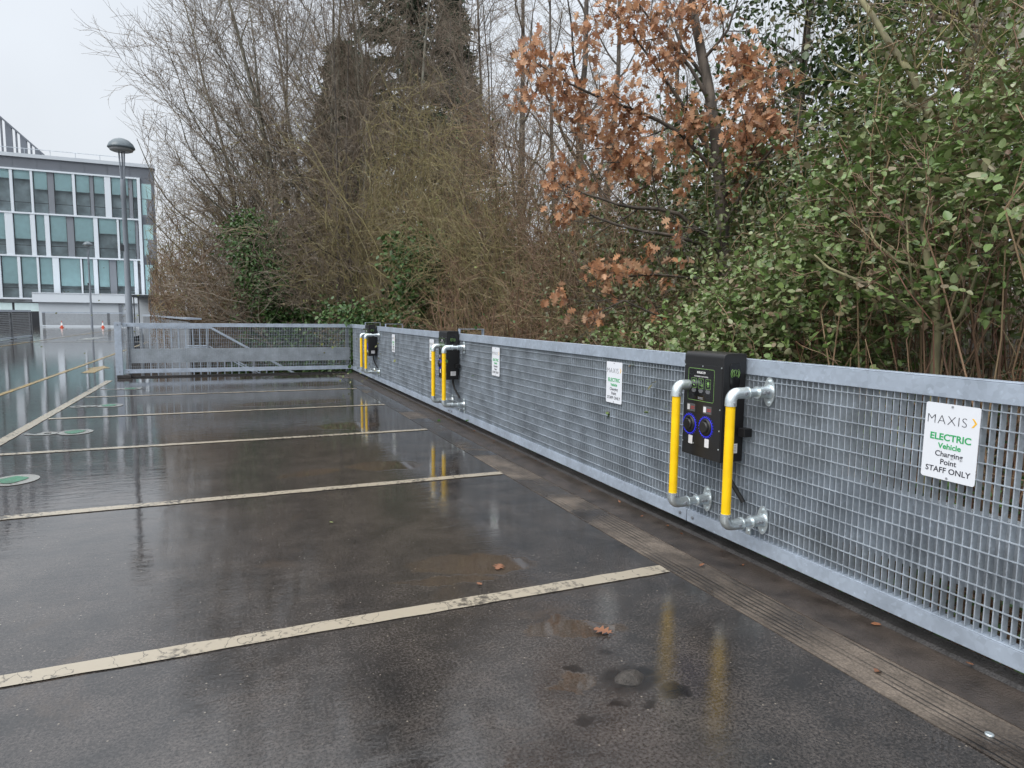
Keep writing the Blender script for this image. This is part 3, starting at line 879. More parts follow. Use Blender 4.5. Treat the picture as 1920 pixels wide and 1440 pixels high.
root = empty('stair_bars', (0, 17.45, 0))
tag(root, 'lower upright bars below the stair handrails, seen under the far railing', 'railing')
mb = MB()
for x in np.arange(-.45, 2.6, .16): mb.box(x-.012, x+.012, -.004, .004, -1.9, .40-(x+.5)*.30)
mb.build('baluster_panel', M['galv_rail'], root)
MB().box(-.5, 2.6, -.02, .02, -1.98, -1.9).build('bottom_rail', M['galv_rail'], root)
# receding fence of dark panels past the stairs
pa, pb = np.array([-.95, 18.6]), np.array([-4.2, 40.0])
d = (pb-pa)/np.linalg.norm(pb-pa); nrm = np.array([d[1], -d[0]]); Lf = np.linalg.norm(pb-pa)
root = empty('panel_fence', (pa[0], pa[1], 0))
tag(root, 'dark grey panel fence running away beyond the stairs', 'fence')
for i in range(9):
    s0 = i*Lf/9
    a = d*s0; b_ = d*(s0+Lf/9-.12)
    mb = MB().poly([(a[0], a[1], -1.2), (b_[0], b_[1], -1.2), (b_[0], b_[1], 1.16), (a[0], a[1], 1.16)], (nrm[0]*.04, nrm[1]*.04, 0))
    mb.build('panel', M['galv_dark'], root)
    a2 = d*(s0-.10); 
    MB().poly([(a2[0]-nrm[0]*.05, a2[1]-nrm[1]*.05, 1.22+.012*i*0), (a2[0]+nrm[0]*.30, a2[1]+nrm[1]*.30, 1.22), (b_[0]+nrm[0]*.30, b_[1]+nrm[1]*.30, 1.22), (b_[0]-nrm[0]*.05, b_[1]-nrm[1]*.05, 1.22)], (0, 0, .04)).build('capping', M['galv_rail'], root)
# low fence on the left of the lane
root = empty('low_fence', (-9.85, 43, 0))
tag(root, 'grey louvred low fence on the far left of the lane', 'fence')
mb = MB()
z = .12
while z < 1.30:
    mb.box(-.02, .02, -14, 0, z, z+.055); z += .085
mb.build('louvre_panel', M['galv_dark'], root)
MB().box(-.05, .05, -14, 0, 1.34, 1.44).build('top_rail', M['galv_rail'], root)
MB().box(-.05, .05, -14, 0, .03, .10).build('bottom_rail', M['galv_rail'], root)
for y_ in (0, -3.5, -7, -10.5): MB().box(-.06, .06, y_-.06, y_+.06, 0.002, 1.33).build('post', M['galv_dark'], root)
# fence at the end of the deck
M['clad'] = plain('grey_cladding', (.13, .145, .17), .45, noise=.08, scale=.6)
M['clad_light'] = plain('pale_cladding', (.52, .57, .62), .5, noise=.06, scale=.5)
M['fin'] = plain('white_fin', (.66, .72, .78), .4)
M['panel'] = plain('grey_panel', (.20, .22, .25), .4, noise=.06, scale=.8)
M['frame'] = plain('dark_frame', (.03, .034, .04), .35)
M['blind'] = plain('teal_blind', (.74, .91, .92), .7, noise=.05, scale=2)
M['dimmed_blind'] = plain('dimmed_corner_blind', (.36, .56, .58), .3, noise=.06, scale=1)  # darker copy of the blind: corner windows lack panes, glass dimming painted in
M['room'] = plain('dark_room', (.62, .65, .68), .9, noise=.4, scale=.8)
m, nt, N, L, b = new_mat('window_glass')
N.remove(b)
tr = N.new('ShaderNodeBsdfTransparent'); tr.inputs[0].default_value = (.92, 1, 1, 1)
gl = N.new('ShaderNodeBsdfGlossy'); gl.inputs['Roughness'].default_value = .03; gl.inputs[0].default_value = (.8, .85, .9, 1)
fr = N.new('ShaderNodeFresnel'); fr.inputs[0].default_value = 1.5
mx = N.new('ShaderNodeMixShader'); L.new(fr.outputs[0], mx.inputs[0]); L.new(tr.outputs[0], mx.inputs[1]); L.new(gl.outputs[0], mx.inputs[2])
L.new(mx.outputs[0], N['Material Output'].inputs['Surface'])
M['glass'] = m
YE = 72.0
root = empty('end_fence', (-10, YE, 0))
tag(root, 'grey mesh fence closing the far end of the deck in front of the building', 'fence')
mb = MB()
for z in np.arange(.14, 1.2, .09): mb.box(-5.6, 9, -.01, .01, z, z+.05)
mb.build('mesh_panel', M['galv_dark'], root)
MB().box(-5.6, 9, -.04, .04, 1.25, 1.34).build('top_rail', M['galv_rail'], root)
MB().box(-5.6, 9, -.04, .04, .02, .12).build('bottom_rail', M['fin'], root)
for x in (-5.5, -.4, 4.6): MB().box(x-.1, x+.1, .012, .2, 0.002, 1.34).build('post', M['galv_dark'], root)
# two cones
def make_cone():
    root = empty('traffic_cone')
    MB().box(-.21, .21, -.21, .21, 0.003, .04).build('base', M['cone'], root, .01)
    MB().tube([(0, 0, .041), (0, 0, .24)], [.155, .116], 20, caps=False).build('skirt', M['cone'], root)
    MB().tube([(0, 0, .24), (0, 0, .60)], [.117, .050], 20, caps=False).build('reflective_sleeve', M['cone_white'], root)
    MB().tube([(0, 0, .60), (0, 0, .75), (0, 0, .76)], [.050, .03, .02], 20).build('tip', M['cone'], root)
    return root
M['cone'] = plain('orange_plastic', (.55, .07, .025), .45)
M['cone_white'] = plain('white_sleeve', (.8, .8, .8), .35)
c0 = make_cone()
for i, (px, lab) in enumerate(((116, 'orange and white traffic cone on the far deck, the one nearer the low louvred fence'),
                               (193, 'orange and white traffic cone on the far deck, the one nearer the lamp post'))):
    o = c0 if i == 0 else copy_tree(c0)
    p_ = at(px, 614, Z=0); o.location = (p_[0], p_[1], 0); o.scale = (.72, .72, .72)
    tag(o, lab, 'cone', 'traffic cones on the far deck')

# ------------------------------------------------------------------ the office building
YB2 = 80.0
def bx(px, py): return at(px, py, Y=YB2)
root = empty('office_building', (-20, YB2, -3))
tag(root, 'grey clad office block with white fins and teal blinds beyond the deck', 'building')
OX, OY, OZ = -20, YB2, -3
def bb(mb, x0, x1, y0, y1, z0, z1): return mb.box(x0-OX, x1-OX, y0, y1, z0-OZ, z1-OZ)
ZF = [2.62, 6.83, 11.0, 15.2]             # floor lines
ZTOP = 16.75
XRT = bx(293, 450)[0]                     # right-hand corner
XLF = -60
SX = XRT*(YB2+14)/YB2-.6                  # the side wall falls back out of sight
XFR = bx(266, 420)[0]                     # right edge of the white frame
mb = MB()
bb(mb, XLF, XRT, .02, 1.0, ZF[3]+.12, ZTOP-.35)
for i, x in enumerate(np.arange(XRT-2.2, XLF, -2.0)):
    bb(mb, x-.02, x+.02, -.004, .02, ZF[3]+.12, ZTOP-.35)
mb.build('parapet', M['clad'], root)
MB().poly([(XLF-OX, -.15, ZTOP-.35-OZ), (XRT-OX+.1, -.15, ZTOP-.35-OZ), (XRT-OX+.08, 1, ZTOP-.35-OZ), (SX-OX, 14, ZTOP-.35-OZ), (XLF-OX, 14, ZTOP-.35-OZ)], (0, 0, .35)).build('coping', M['clad_light'], root)
mb = MB()
bb(mb, XFR+.05, XRT, .03, .6, ZF[0]-6, ZF[3]+.12)
mb.build('corner_wall', M['clad'], root)
mb = MB().poly([(XRT-OX-.02, .61, ZF[0]-6-OZ), (SX-OX, 14, ZF[0]-6-OZ), (SX-OX-.4, 14, ZF[0]-6-OZ), (XRT-OX-.4, .61, ZF[0]-6-OZ)], (0, 0, ZF[3]+.12-ZF[0]+6))
bb(mb, XLF, SX-.45, 13.6, 14, ZF[0]-6, ZF[3]+.12)
mb.build('side_wall', M['clad'], root)
mb = MB()
bb(mb, XLF, XRT-.5, .8, 1.0, ZF[0]-6, ZF[3])
for z in ZF+[ZF[0]-4.2]: bb(mb, XLF, XRT-.5, .35, .8, z-.35, z-.05)
mb.build('interior', M['room'], root)
mb = MB()
for z in ZF: bb(mb, XLF, XFR, -.22, .10, z-.06, z+.10)
bb(mb, XFR-.28, XFR, -.24, -.221, ZF[0]+.1, ZF[3]-.06); bb(mb, XFR-.28, XFR, -.22, .1, ZF[0]-.06+.165, ZF[1]-.065); bb(mb, XFR-.28, XFR, -.22, .1, ZF[1]+.105, ZF[2]-.065); bb(mb, XFR-.28, XFR, -.22, .1, ZF[2]+.105, ZF[3]-.065)
mb.build('white_frame', M['fin'], root)
# fins per storey, read across the facade: (crop x of left edge, right edge, kind)
rowy = {2: 620, 1: 950, 0: 1270}
rows = {2: [(78, 100, 'f'), (232, 250, 'f'), (360, 405, 'p'), (545, 566, 'f'), (675, 700, 'p'), (786, 832, 'F'), (965, 992, 'p')],
        1: [(45, 105, 'F'), (235, 270, 'F'), (342, 376, 'F'), (505, 555, 'p'), (706, 738, 'F'), (880, 896, 'f'), (1018, 1036, 'p')],
        0: [(-8, 14, 'F'), (140, 162, 'f'), (284, 300, 'f'), (402, 450, 'F'), (610, 622, 'f'), (706, 738, 'F'), (825, 875, 'p'), (1008, 1036, 'F')]}
rb = np.random.RandomState(11)
for fl, items in rows.items():
    z0, z1 = ZF[fl]+.10, ZF[fl+1]-.06
    edges = []
    conv = lambda cx: at(cx/4, 200+rowy[fl]/4, Y=YB2)[0]
    segs = [(conv(a), conv(b_), k) for a, b_, k in items]
    x = segs[0][0]                      # carry the rhythm on, out of the picture to the left
    while x > XLF+3:
        wdt = rb.uniform(2.0, 3.4); fw = rb.choice([.25, .7]); segs.insert(0, (x-wdt-fw, x-wdt, rb.choice(['f', 'F', 'p']))); x -= wdt+fw
    for a, b_, k in segs:
        mb = MB(); bb(mb, a, b_, -.18 if k != 'p' else -.02, .10, z0+.005, z1-.005)
        mb.build('fin', M['panel'] if k == 'p' else M['fin'], root)
    xs_ = [XLF]+[v for a, b_, k in segs for v in (a, b_)]+[XFR-.28]
    for j in range(0, len(xs_), 2):
        a, b_ = xs_[j]+.01, xs_[j+1]-.01
        if b_-a < .3: continue
        mb = MB()
        nm = max(1, int(round((b_-a)/1.25)))
        for q in range(nm+1):
            xx = a+(b_-a)*q/nm; bb(mb, xx-.035, xx+.035, .0, .12, z0+.01, z1-.01)
        bb(mb, a+.035, b_-.035, .015, .11, z0+.95, z0+1.0)
        win = mb.build('window', M['frame'], root)
        mb = MB()
        mb.sheet([(a-OX, .05, z0-OZ), (b_-OX, .05, z0-OZ), (b_-OX, .05, z1-OZ), (a-OX, .05, z1-OZ)])
        mb.build('pane', M['glass'], win)
        base = {2: .42, 1: .60, 0: .66}[fl]
        for q in range(nm):
            h = (z1-z0)*np.clip(base+rb.choice([-.22, 0, 0, .03, .0]), .12, .9)
            x0_, x1_ = a+(b_-a)*q/nm+.05, a+(b_-a)*(q+1)/nm-.05
            mb = MB(); bb(mb, x0_, x1_, .125, .14, z1-h, z1)
            mb.build('blind', M['blind'], win)
# corner windows right of the white frame
for fl in range(3):
    z0, z1 = ZF[fl]+.30, ZF[fl+1]-.4
    a, b_ = XFR+.06, XRT-.22
    mb = MB(); bb(mb, a, b_, .015, .028, z0, z1); win = mb.build('window', M['panel'], root)
    mb = MB(); bb(mb, a+.06, b_-.06, .004, .014, z1-(z1-z0)*.45, z1-.05); mb.build('blind', M['dimmed_blind'], win)
    mb = MB(); bb(mb, a+.06, a+(b_-a)*.45, .004, .014, z0+.25, z1-(z1-z0)*.47); mb.build('blind', M['dimmed_blind'], win)
# ground floor, left
mb = MB(); bb(mb, XLF, -15.5, .2, .4, ZF[0]-4, ZF[0]-.4); mb.build('ground_floor_glazing', M['frame'], root)
for a in np.arange(-30, -16.5, 2.6):
    mb = MB(); bb(mb, a, a+2.4, .17, .195, ZF[0]-1.25, ZF[0]-.42); mb.build('blind', M['blind'], root)
# roof rail
mb = MB()
for z in (.55, 1.1): mb.tube([(XLF-OX, 3, ZTOP+z-OZ), (XRT-3.0-OX, 3, ZTOP+z-OZ)], .035, 6)
for x in np.arange(XRT-3.0, XLF, -2.2): mb.tube([(x-OX, 3, ZTOP-OZ), (x-OX, 3, ZTOP+1.1-OZ)], .03, 6)
mb.build('roof_rail', M['galv'], root)
# plant screen with a raking top
q0, q1 = at(0, 221, Y=YB2+5), at(82, 292, Y=YB2+5)
sl = (q0[2]-q1[2])/(q0[0]-q1[0])
mb = MB()
x = q1[0]-.2; kk = 0
while x > q1[0]-22:
    w = .55 if kk % 2 == 0 else .12
    zt = q1[2]+sl*(x-q1[0])
    if zt-ZTOP > .05:
        mb.poly([(x-w-OX, 5, ZTOP-OZ), (x-OX, 5, ZTOP-OZ), (x-OX, 5, zt-OZ), (x-w-OX, 5, q1[2]+sl*(x-w-q1[0])-OZ)], (0, .3, 0))
    x -= w+.28; kk += 1
xe = q1[0]-22
mb.poly([(xe-OX, 4.9, q1[2]+sl*(xe-q1[0])-OZ), (q1[0]-OX, 4.9, q1[2]-OZ), (q1[0]-OX, 4.9, q1[2]+.22-OZ), (xe-OX, 4.9, q1[2]+sl*(xe-q1[0])+.3-OZ)], (0, .5, 0))
mb.build('plant_screen', M['clad'], root)

# low annex with a white fascia in front of the block
YA = 75.5
a0, a1 = at(62, 560, Y=YA), at(324, 560, Y=YA)
root = empty('annex', (a0[0], YA, 0))
tag(root, 'low grey annex with a deep white fascia in front of the office block', 'building')
zt, zm = at(190, 551, Y=YA)[2], at(190, 568, Y=YA)[2]
Wd = a1[0]-a0[0]
MB().box(0, Wd, -.3, 3.5, zm, zt).box(0, Wd, -.34, -.301, zt-.06, zt+.02).build('fascia', M['fin'], root)
MB().box(.4, Wd-.3, 0, 3, -3, zm-.002).build('wall', M['clad_light'], root)
MB().box(7.0, 7.25, -.12, -.002, -3, zm-.01).build('downpipe', M['panel'], root)
# glazed shelter
s0, s1 = at(254, 560, Y=60), at(345, 560, Y=60)
root = empty('shelter', (s0[0], 60, 0))
tag(root, 'open shelter with a dark flat roof and thin posts beside the annex', 'shelter')
Wd = s1[0]-s0[0]; zr = at(300, 556, Y=60)[2]
MB().box(-.1, Wd+.1, -1.2, 1.2, zr-.12, zr+.08).build('roof', M['frame'], root)
MB().box(Wd*.42, Wd*.54, -1.215, -1.201, zr-.06, zr+.06).build('sign', M['lime_ink'], root)
for x in (0, .32, Wd*.32, Wd*.64, Wd*.98):
    MB().box(x-.035, x+.035, -1.1, -1.03, -1, zr-.121).build('post', M['frame'], root)
MB().box(0, Wd, 1.08, 1.1, -1, zr-.121).build('back_panel', M['clad_light'], root)

# ------------------------------------------------------------------ lamp posts
M['lamp_grey'] = plain('grey_lamp_paint', (.22, .25, .29), .4, noise=.1, scale=3)
M['lamp_dome'] = plain('lamp_dome', (.11, .14, .16), .35)
M['lamp_lens'] = plain('lamp_lens', (.32, .34, .36), .25)
def make_lamp(h, dome):
    root = empty('street_lamp')
    rs_, r1 = dome*.13, dome*.085
    MB().tube([(0, 0, 0), (0, 0, h*.30), (0, 0, h*.31), (0, 0, h*.735), (0, 0, h*.74), (0, 0, h*.82)], [rs_, rs_, rs_*.9, r1*1.0, r1*1.3, r1*1.1], 16).build('post', M['lamp_grey'], root)
    for s in (-1, 1, 0):
        MB().tube([(s*r1*.6, (s == 0)*r1*.7, h*.81), (s*dome*.10, (s == 0)*dome*.10, h-dome*.40)], r1*.36, 8).build('arm', M['lamp_grey'], root)
    pr = [(h-dome*.44, .45), (h-dome*.40, .50), (h-dome*.36, .495), (h-dome*.22, .43), (h-dome*.09, .29), (h-dome*.02, .13), (h, .015)]
    MB().tube([(0, 0, z) for z, r in pr], [r*dome for z, r in pr], 32).build('dome', M['lamp_dome'], root)
    pr = [(h-dome*.54, .32), (h-dome*.51, .41), (h-dome*.44, .44)]
    MB().tube([(0, 0, z) for z, r in pr], [r*dome for z, r in pr], 32).build('lens', M['lamp_lens'], root)
    MB().box(-r1*1.3-dome*.1, -r1*.9, -.06, .06, h*.505, h*.53).build('sensor', M['frame'], root)
    return root
yl = 21.0
tp, bs = at(222, 262, Y=yl), at(243, 600, Y=yl)
o = make_lamp(tp[2]+.05, abs(at(249, 285, Y=yl)[0]-at(196, 285, Y=yl)[0]))
o.location = (bs[0], yl, 0)
tag(o, 'tall grey lamp post with a domed head standing just beyond the far railing', 'lamp post', 'lamp posts on the deck')
yl = 62.0
tp, bs = at(166, 453, Y=yl), at(172, 600, Y=yl)
o = make_lamp(tp[2], abs(at(175, 460, Y=yl)[0]-at(156, 460, Y=yl)[0]))
o.location = (bs[0], yl, 0)
tag(o, 'distant lamp post with a small domed head in front of the office block', 'lamp post', 'lamp posts on the deck')
# ------------------------------------------------------------------ vegetation
def tubes_arrays(groups):
    """groups: list of (P (m,n,3), R (m,n), sides) -> verts, quads"""
    V, Q, off = [], [], 0
    for P, R, s in groups:
        m_, n_ = R.shape
        if m_ == 0: continue
        T = np.empty_like(P); T[:, 1:-1] = P[:, 2:]-P[:, :-2]; T[:, 0] = P[:, 1]-P[:, 0]; T[:, -1] = P[:, -1]-P[:, -2]
        T /= np.linalg.norm(T, axis=2, keepdims=True)+1e-9
        D = (P[:, -1]-P[:, 0]); D /= np.linalg.norm(D, axis=1, keepdims=True)+1e-9
        ref = np.where(np.abs(D[:, 2:3]) < .85, np.array([[0, 0, 1.]]), np.array([[1., 0, 0]]))
        A = np.cross(np.cross(T, ref[:, None, :]), T); A /= np.linalg.norm(A, axis=2, keepdims=True)+1e-9
        B = np.cross(T, A)
        w = 2*np.pi*np.arange(s)/s
        ring = P[:, :, None, :]+R[:, :, None, None]*(np.cos(w)[None, None, :, None]*A[:, :, None, :]+np.sin(w)[None, None, :, None]*B[:, :, None, :])
        V.append(ring.reshape(-1, 3))
        idx = off+np.arange(m_*n_*s).reshape(m_, n_, s)
        a = idx[:, :-1, :]; b2 = np.roll(a, -1, 2); d2 = idx[:, 1:, :]; c2 = np.roll(d2, -1, 2)
        Q.append(np.stack([a, b2, c2, d2], -1).reshape(-1, 4)); off += m_*n_*s
    return np.concatenate(V), np.concatenate(Q)

def unit(v): return v/(np.linalg.norm(v, axis=-1, keepdims=True)+1e-9)

def branch(P, R, k, t0, t1, ang, ln, rf, npt, trop, jit, rng, rmin=.002, taper=.35, droop=None):
    """k children on every parent polyline; trop = pull of the growing tip (vector)"""
    m_, n_ = R.shape
    par = np.repeat(np.arange(m_), k); N_ = len(par)
    t = (np.tile(np.arange(k), m_)+rng.uniform(0, 1, N_))/k*(t1-t0)+t0
    f_ = t*(n_-1); i = np.minimum(f_.astype(int), n_-2); u = (f_-i)[:, None]
    p0 = P[par, i]*(1-u)+P[par, i+1]*u
    r0 = R[par, i]*(1-u[:, 0])+R[par, i+1]*u[:, 0]
    d = unit(P[par, i+1]-P[par, i])
    q = unit(np.cross(d, rng.normal(size=(N_, 3))))
    a = rng.normal(ang, ang*.25, N_)[:, None]
    d = unit(d*np.cos(a)+q*np.sin(a))
    L_ = ln*rng.uniform(.55, 1.25, N_)*(1.15-.5*t)
    if np.ndim(ln): L_ = np.asarray(ln)[par]*rng.uniform(.55, 1.25, N_)*(1.15-.5*t)
    step = (L_/(npt-1))[:, None]
    pts = [p0]
    tr = np.asarray(trop, float)
    for s in range(npt-1):
        d = unit(d+tr+rng.normal(0, jit, (N_, 3)))
        pts.append(pts[-1]+d*step)
    P2 = np.stack(pts, 1)
    rr = np.maximum(r0*rf, rmin)
    R2 = rr[:, None]*np.linspace(1, taper, npt)[None]
    return P2, R2

def polyline(pts, n, r0, r1, rng, jit=.02):
    pts = np.array(pts, float)
    tt = np.linspace(0, len(pts)-1, n); i = np.minimum(tt.astype(int), len(pts)-2); u = (tt-i)[:, None]
    p_ = pts[i]*(1-u)+pts[i+1]*u
    L_ = np.linalg.norm(pts[-1]-pts[0])
    j = rng.normal(0, jit*L_/n, p_.shape); j[0] = 0
    return (p_+np.cumsum(j, 0)*.5)[None], np.linspace(r0, r1, n)[None]

def cat(*gs): return np.concatenate([q[0] for q in gs]), np.concatenate([q[1] for q in gs])

# leaf outlines (x across, y along the leaf, 0..1)
OVATE = [(0, 0), (.26, .16), (.36, .42), (.24, .78), (0, 1), (-.24, .78), (-.36, .42), (-.26, .16)]
SMALL = [(0, 0), (.30, .35), (.2, .8), (0, 1), (-.2, .8), (-.30, .35)]
OAK = [(0, 0), (.04, .14), (.24, .17), (.09, .30), (.44, .40), (.13, .52), (.46, .70), (.14, .74), (.18, .92), (0, 1),
       (-.18, .92), (-.14, .74), (-.46, .70), (-.13, .52), (-.44, .40), (-.09, .30), (-.24, .17), (-.04, .14)]
NEEDLE = [(0, 0), (.16, .4), (.05, 1), (-.05, 1), (-.16, .4)]

def leaves_arrays(pos, dirs, nrm, size, shape, rng, fold=.18, curl=.15):
    """leaf polygons (two halves folded along the midrib) at pos, pointing along dirs, facing nrm"""
    N_ = len(pos)
    y = unit(dirs); z = unit(nrm-y*(nrm*y).sum(1, keepdims=True)); x = np.cross(y, z)
    sh = np.array(shape); k = len(sh); half = [j for j in range(k) if sh[j][0] >= 0 and j <= k//2+1]
    tip = int(np.argmax(sh[:, 1])); 
    s = (np.ones(N_)*size*rng.uniform(.6, 1.25, N_))[:, None, None]
    fo = fold*rng.uniform(.2, 1.6, N_)[:, None, None]; cu = curl*rng.normal(0, 1, N_)[:, None, None]
    X = sh[:, 0][None, :, None]; Y = sh[:, 1][None, :, None]
    V = pos[:, None]+s*(X*x[:, None]+Y*y[:, None]+(np.abs(X)*fo+cu*Y*Y)*z[:, None])
    base = (np.arange(N_)*k)[:, None]
    right = base+np.arange(0, tip+1)[None]
    left = base+np.array([0]+list(range(tip, k)))[None]
    return V.reshape(-1, 3), [right, left]

def build_leaves(name, mat, parent, sets):
    V, F, off = [], [], 0
    for v, fs in sets:
        V.append(v); F += [f+off for f in fs]; off += len(v)
    return mesh_arrays(name, np.concatenate(V), F, mat, parent)

def clear(P, base):
    """polylines that stay off the deck, the fence and the stairs"""
    W_ = P+np.asarray(base)
    x, y = W_[..., 0], W_[..., 1]
    bad = ((x < 2.98) & (y < 17.0)) | ((x < 2.1) & (y < 19.5) & (W_[..., 2] < 1.5)) | (x < -.098*y-np.where(W_[..., 2] > 7.5, .07*y, .0))
    return ~bad.any(1)

def wood(name, mat, parent, groups):
    if parent is not None:
        b0 = parent.location
        groups = [(P[k_], R[k_], s_) for P, R, s_ in groups for k_ in (clear(P, b0),)]
    V, Q = tubes_arrays(groups)
    return mesh_arrays(name, V, [Q], mat, parent, smooth=True)

def gz(x, y): return float(hgt(np.array(x), np.array(y)))

# bark and foliage colours
M['bark_grey'] = bark('grey_green_bark', (0.076, 0.071, 0.056), (0.255, 0.246, 0.196))
M['bark_dark'] = bark('dark_bark', (0.035, 0.029, 0.024), (0.120, 0.099, 0.080))
M['bark_moss'] = bark('mossy_bark', (0.080, 0.072, 0.040), (0.272, 0.256, 0.136))
M['twig_grey'] = island('grey_brown_twigs', [(0.116, 0.090, 0.069), (0.210, 0.172, 0.130), (0.158, 0.122, 0.095), (0.294, 0.263, 0.210)], .8, .2)
M['twig_olive'] = island('olive_twigs', [(0.170, 0.140, 0.064), (0.260, 0.230, 0.110), (0.150, 0.104, 0.066), (0.320, 0.290, 0.170)], .8, .2)
M['twig_brown'] = island('brown_twigs', [(0.158, 0.097, 0.063), (0.231, 0.158, 0.101), (0.116, 0.076, 0.055), (0.315, 0.242, 0.168)], .8, .2)
M['bramble_stem'] = island('bramble_stems', [(.15, .075, .045), (.25, .165, .10), (.10, .055, .038), (.34, .25, .15), (.14, .06, .045), (.19, .14, .095), (.08, .05, .035)], .6, .3)
M['bramble_leaf'] = island('bramble_leaves', [(.08, .14, .04), (.13, .21, .055), (.18, .25, .08), (.09, .15, .04), (.23, .28, .12), (.19, .13, .085), (.12, .19, .05), (.26, .28, .155), (.15, .09, .06)], .34, .5, .14)
M['ever_leaf'] = island('evergreen_leaves', [(.05, .080, .024), (.08, .125, .034), (.125, .165, .055), (.055, .085, .027), (.16, .19, .085), (.095, .13, .034), (.14, .11, .06), (.045, .07, .02)], .34, .5, .12)
M['holly_leaf'] = island('dark_evergreen_leaves', [(.025, .050, .018), (.045, .080, .026), (.075, .115, .038), (.034, .062, .02)], .36, .45, .08)
M['ivy_leaf'] = island('ivy_leaves', [(.028, .065, .018), (.05, .11, .03), (.085, .15, .042), (.035, .08, .024)], .42, .4, .1)
M['oak_leaf'] = island('dead_oak_leaves', [(.36, .17, .085), (.60, .32, .17), (.20, .09, .05), (.70, .44, .27), (.42, .19, .10), (.30, .19, .13), (.62, .38, .23), (.16, .08, .05)], .6, .3, .38)
M['conifer'] = island('conifer_sprays', [(.030, .050, .034), (.050, .078, .046), (.075, .10, .06), (.040, .060, .042)], .7, .2)
M['yellow_leaf'] = island('pale_young_leaves', [(0.182, 0.224, 0.070), (0.280, 0.280, 0.112), (0.140, 0.182, 0.070), (0.224, 0.168, 0.084)], .5, .3, .15)

M['wet_leaf'] = island('wet_fallen_leaves', [(.16, .07, .04), (.24, .11, .06), (.10, .045, .03)], .25, .5)
# ---- bare broadleaf tree
def bare_tree(name, label, group, base, H, spread, r0, seed, stems=1, lean=(0, 0, 0), twig='twig_grey', barkm='bark_grey', dens=1.0, up=.10, tmin=.3, side=None):
    rng = np.random.RandomState(seed)
    root = empty(name, base); tag(root, label, 'tree', group)
    st = []
    for s in range(stems):
        a = rng.uniform(0, 6.28); off = np.array([math.cos(a), math.sin(a), 0])*(0 if stems == 1 else .35)
        tp = np.array([math.cos(a), math.sin(a), 0])*spread*(.12 if stems == 1 else .38)+np.array(lean)+np.array([0, 0, H*rng.uniform(.82, 1.0)])
        md = off+(tp-off)*.5+np.array([0, 0, H*.06])*(stems > 1)
        st.append(polyline([off-np.array([0, 0, .4]), off*.9+(md-off)*.5+rng.normal(0, .02*H, 3)*[1, 1, .2], md, tp], 14, r0*(1 if stems == 1 else .72), r0*.10, rng, .05))
    S = cat(*st)
    trop = np.array([0, 0, up])+(np.array(side) if side is not None else 0)
    dist = math.hypot(base[0], base[1]); rm = .00029*dist
    L1 = branch(*S, int(11*dens)+2, tmin, .97, .80, spread*.95, .50, 9, trop, .12, rng, rm*2.2, .25)
    L2 = branch(*L1, int(6*dens)+1, .15, 1.0, .68, spread*.46, .50, 7, trop*.8, .16, rng, rm*1.3, .35)
    L3 = branch(*L2, int(6*dens)+1, .12, 1.0, .68, spread*.24, .55, 5, trop*.5, .18, rng, rm, .5)
    L4 = branch(*L3, 4, .15, 1.0, .65, spread*.13, .7, 4, trop*.4, .20, rng, rm*.75, .6)
    wood('trunk', M[barkm], root, [(S[0], S[1], 9), (L1[0], L1[1], 6)])
    wood('crown', M[twig], root, [(L2[0], L2[1], 4), (L3[0], L3[1], 3), (L4[0], L4[1], 3)])
    return root

# ---- multi-stemmed bare shrub
def bare_shrub(name, label, group, base, H, spread, seed, nst=26, twig='twig_olive', dens=1.0, leafm=None, nleaf=0, side=None, thick=.018):
    rng = np.random.RandomState(seed)
    root = empty(name, base); tag(root, label, 'shrub', group)
    P, R = [], []
    for s in range(nst):
        a = rng.uniform(0, 6.28); q = rng.uniform(.15, 1)
        d = np.array([math.cos(a), math.sin(a), 0])
        b_ = d*rng.uniform(0, .35)*spread*.4-np.array([0, 0, .3])
        tp = d*spread*q+np.array([0, 0, H*(1-.45*q*q)*rng.uniform(.7, 1.05)])+(np.array(side)*H if side is not None else 0)
        md = b_+(tp-b_)*.5+np.array([0, 0, H*.12])
        pp = polyline([b_, md, tp], 9, thick*rng.uniform(.6, 1.3), .004, rng, .19); P.append(pp[0]); R.append(pp[1])
    S = (np.concatenate(P), np.concatenate(R))
    dist = math.hypot(base[0], base[1]); rm = .00034*dist
    L1 = branch(*S, int(6*dens), .12, 1, .7, H*.36, .6, 6, (0, 0, .02), .20, rng, rm*1.25, .45)
    L2 = branch(*L1, int(6*dens), .1, 1, .75, H*.18, .65, 5, (0, 0, .01), .22, rng, rm, .55)
    L3 = branch(*L2, 2, .15, 1, .8, H*.09, .75, 4, (0, 0, .0), .22, rng, rm*.8, .6)
    wood('stems', M[twig], root, [(S[0], S[1], 5), (L1[0], L1[1], 4)])
    wood('crown', M[twig], root, [(L2[0], L2[1], 3), (L3[0], L3[1], 3)])
    if nleaf:
        pts = L2[0].reshape(-1, 3); pts = pts[rng.choice(len(pts), nleaf)]+rng.normal(0, .03, (nleaf, 3))
        build_leaves('foliage', M[leafm], root, [leaves_arrays(pts, rng.normal(size=(nleaf, 3))+[0, 0, -.3], rng.normal(size=(nleaf, 3))+[0, 0, 1], .05, OVATE, rng)])
    return root

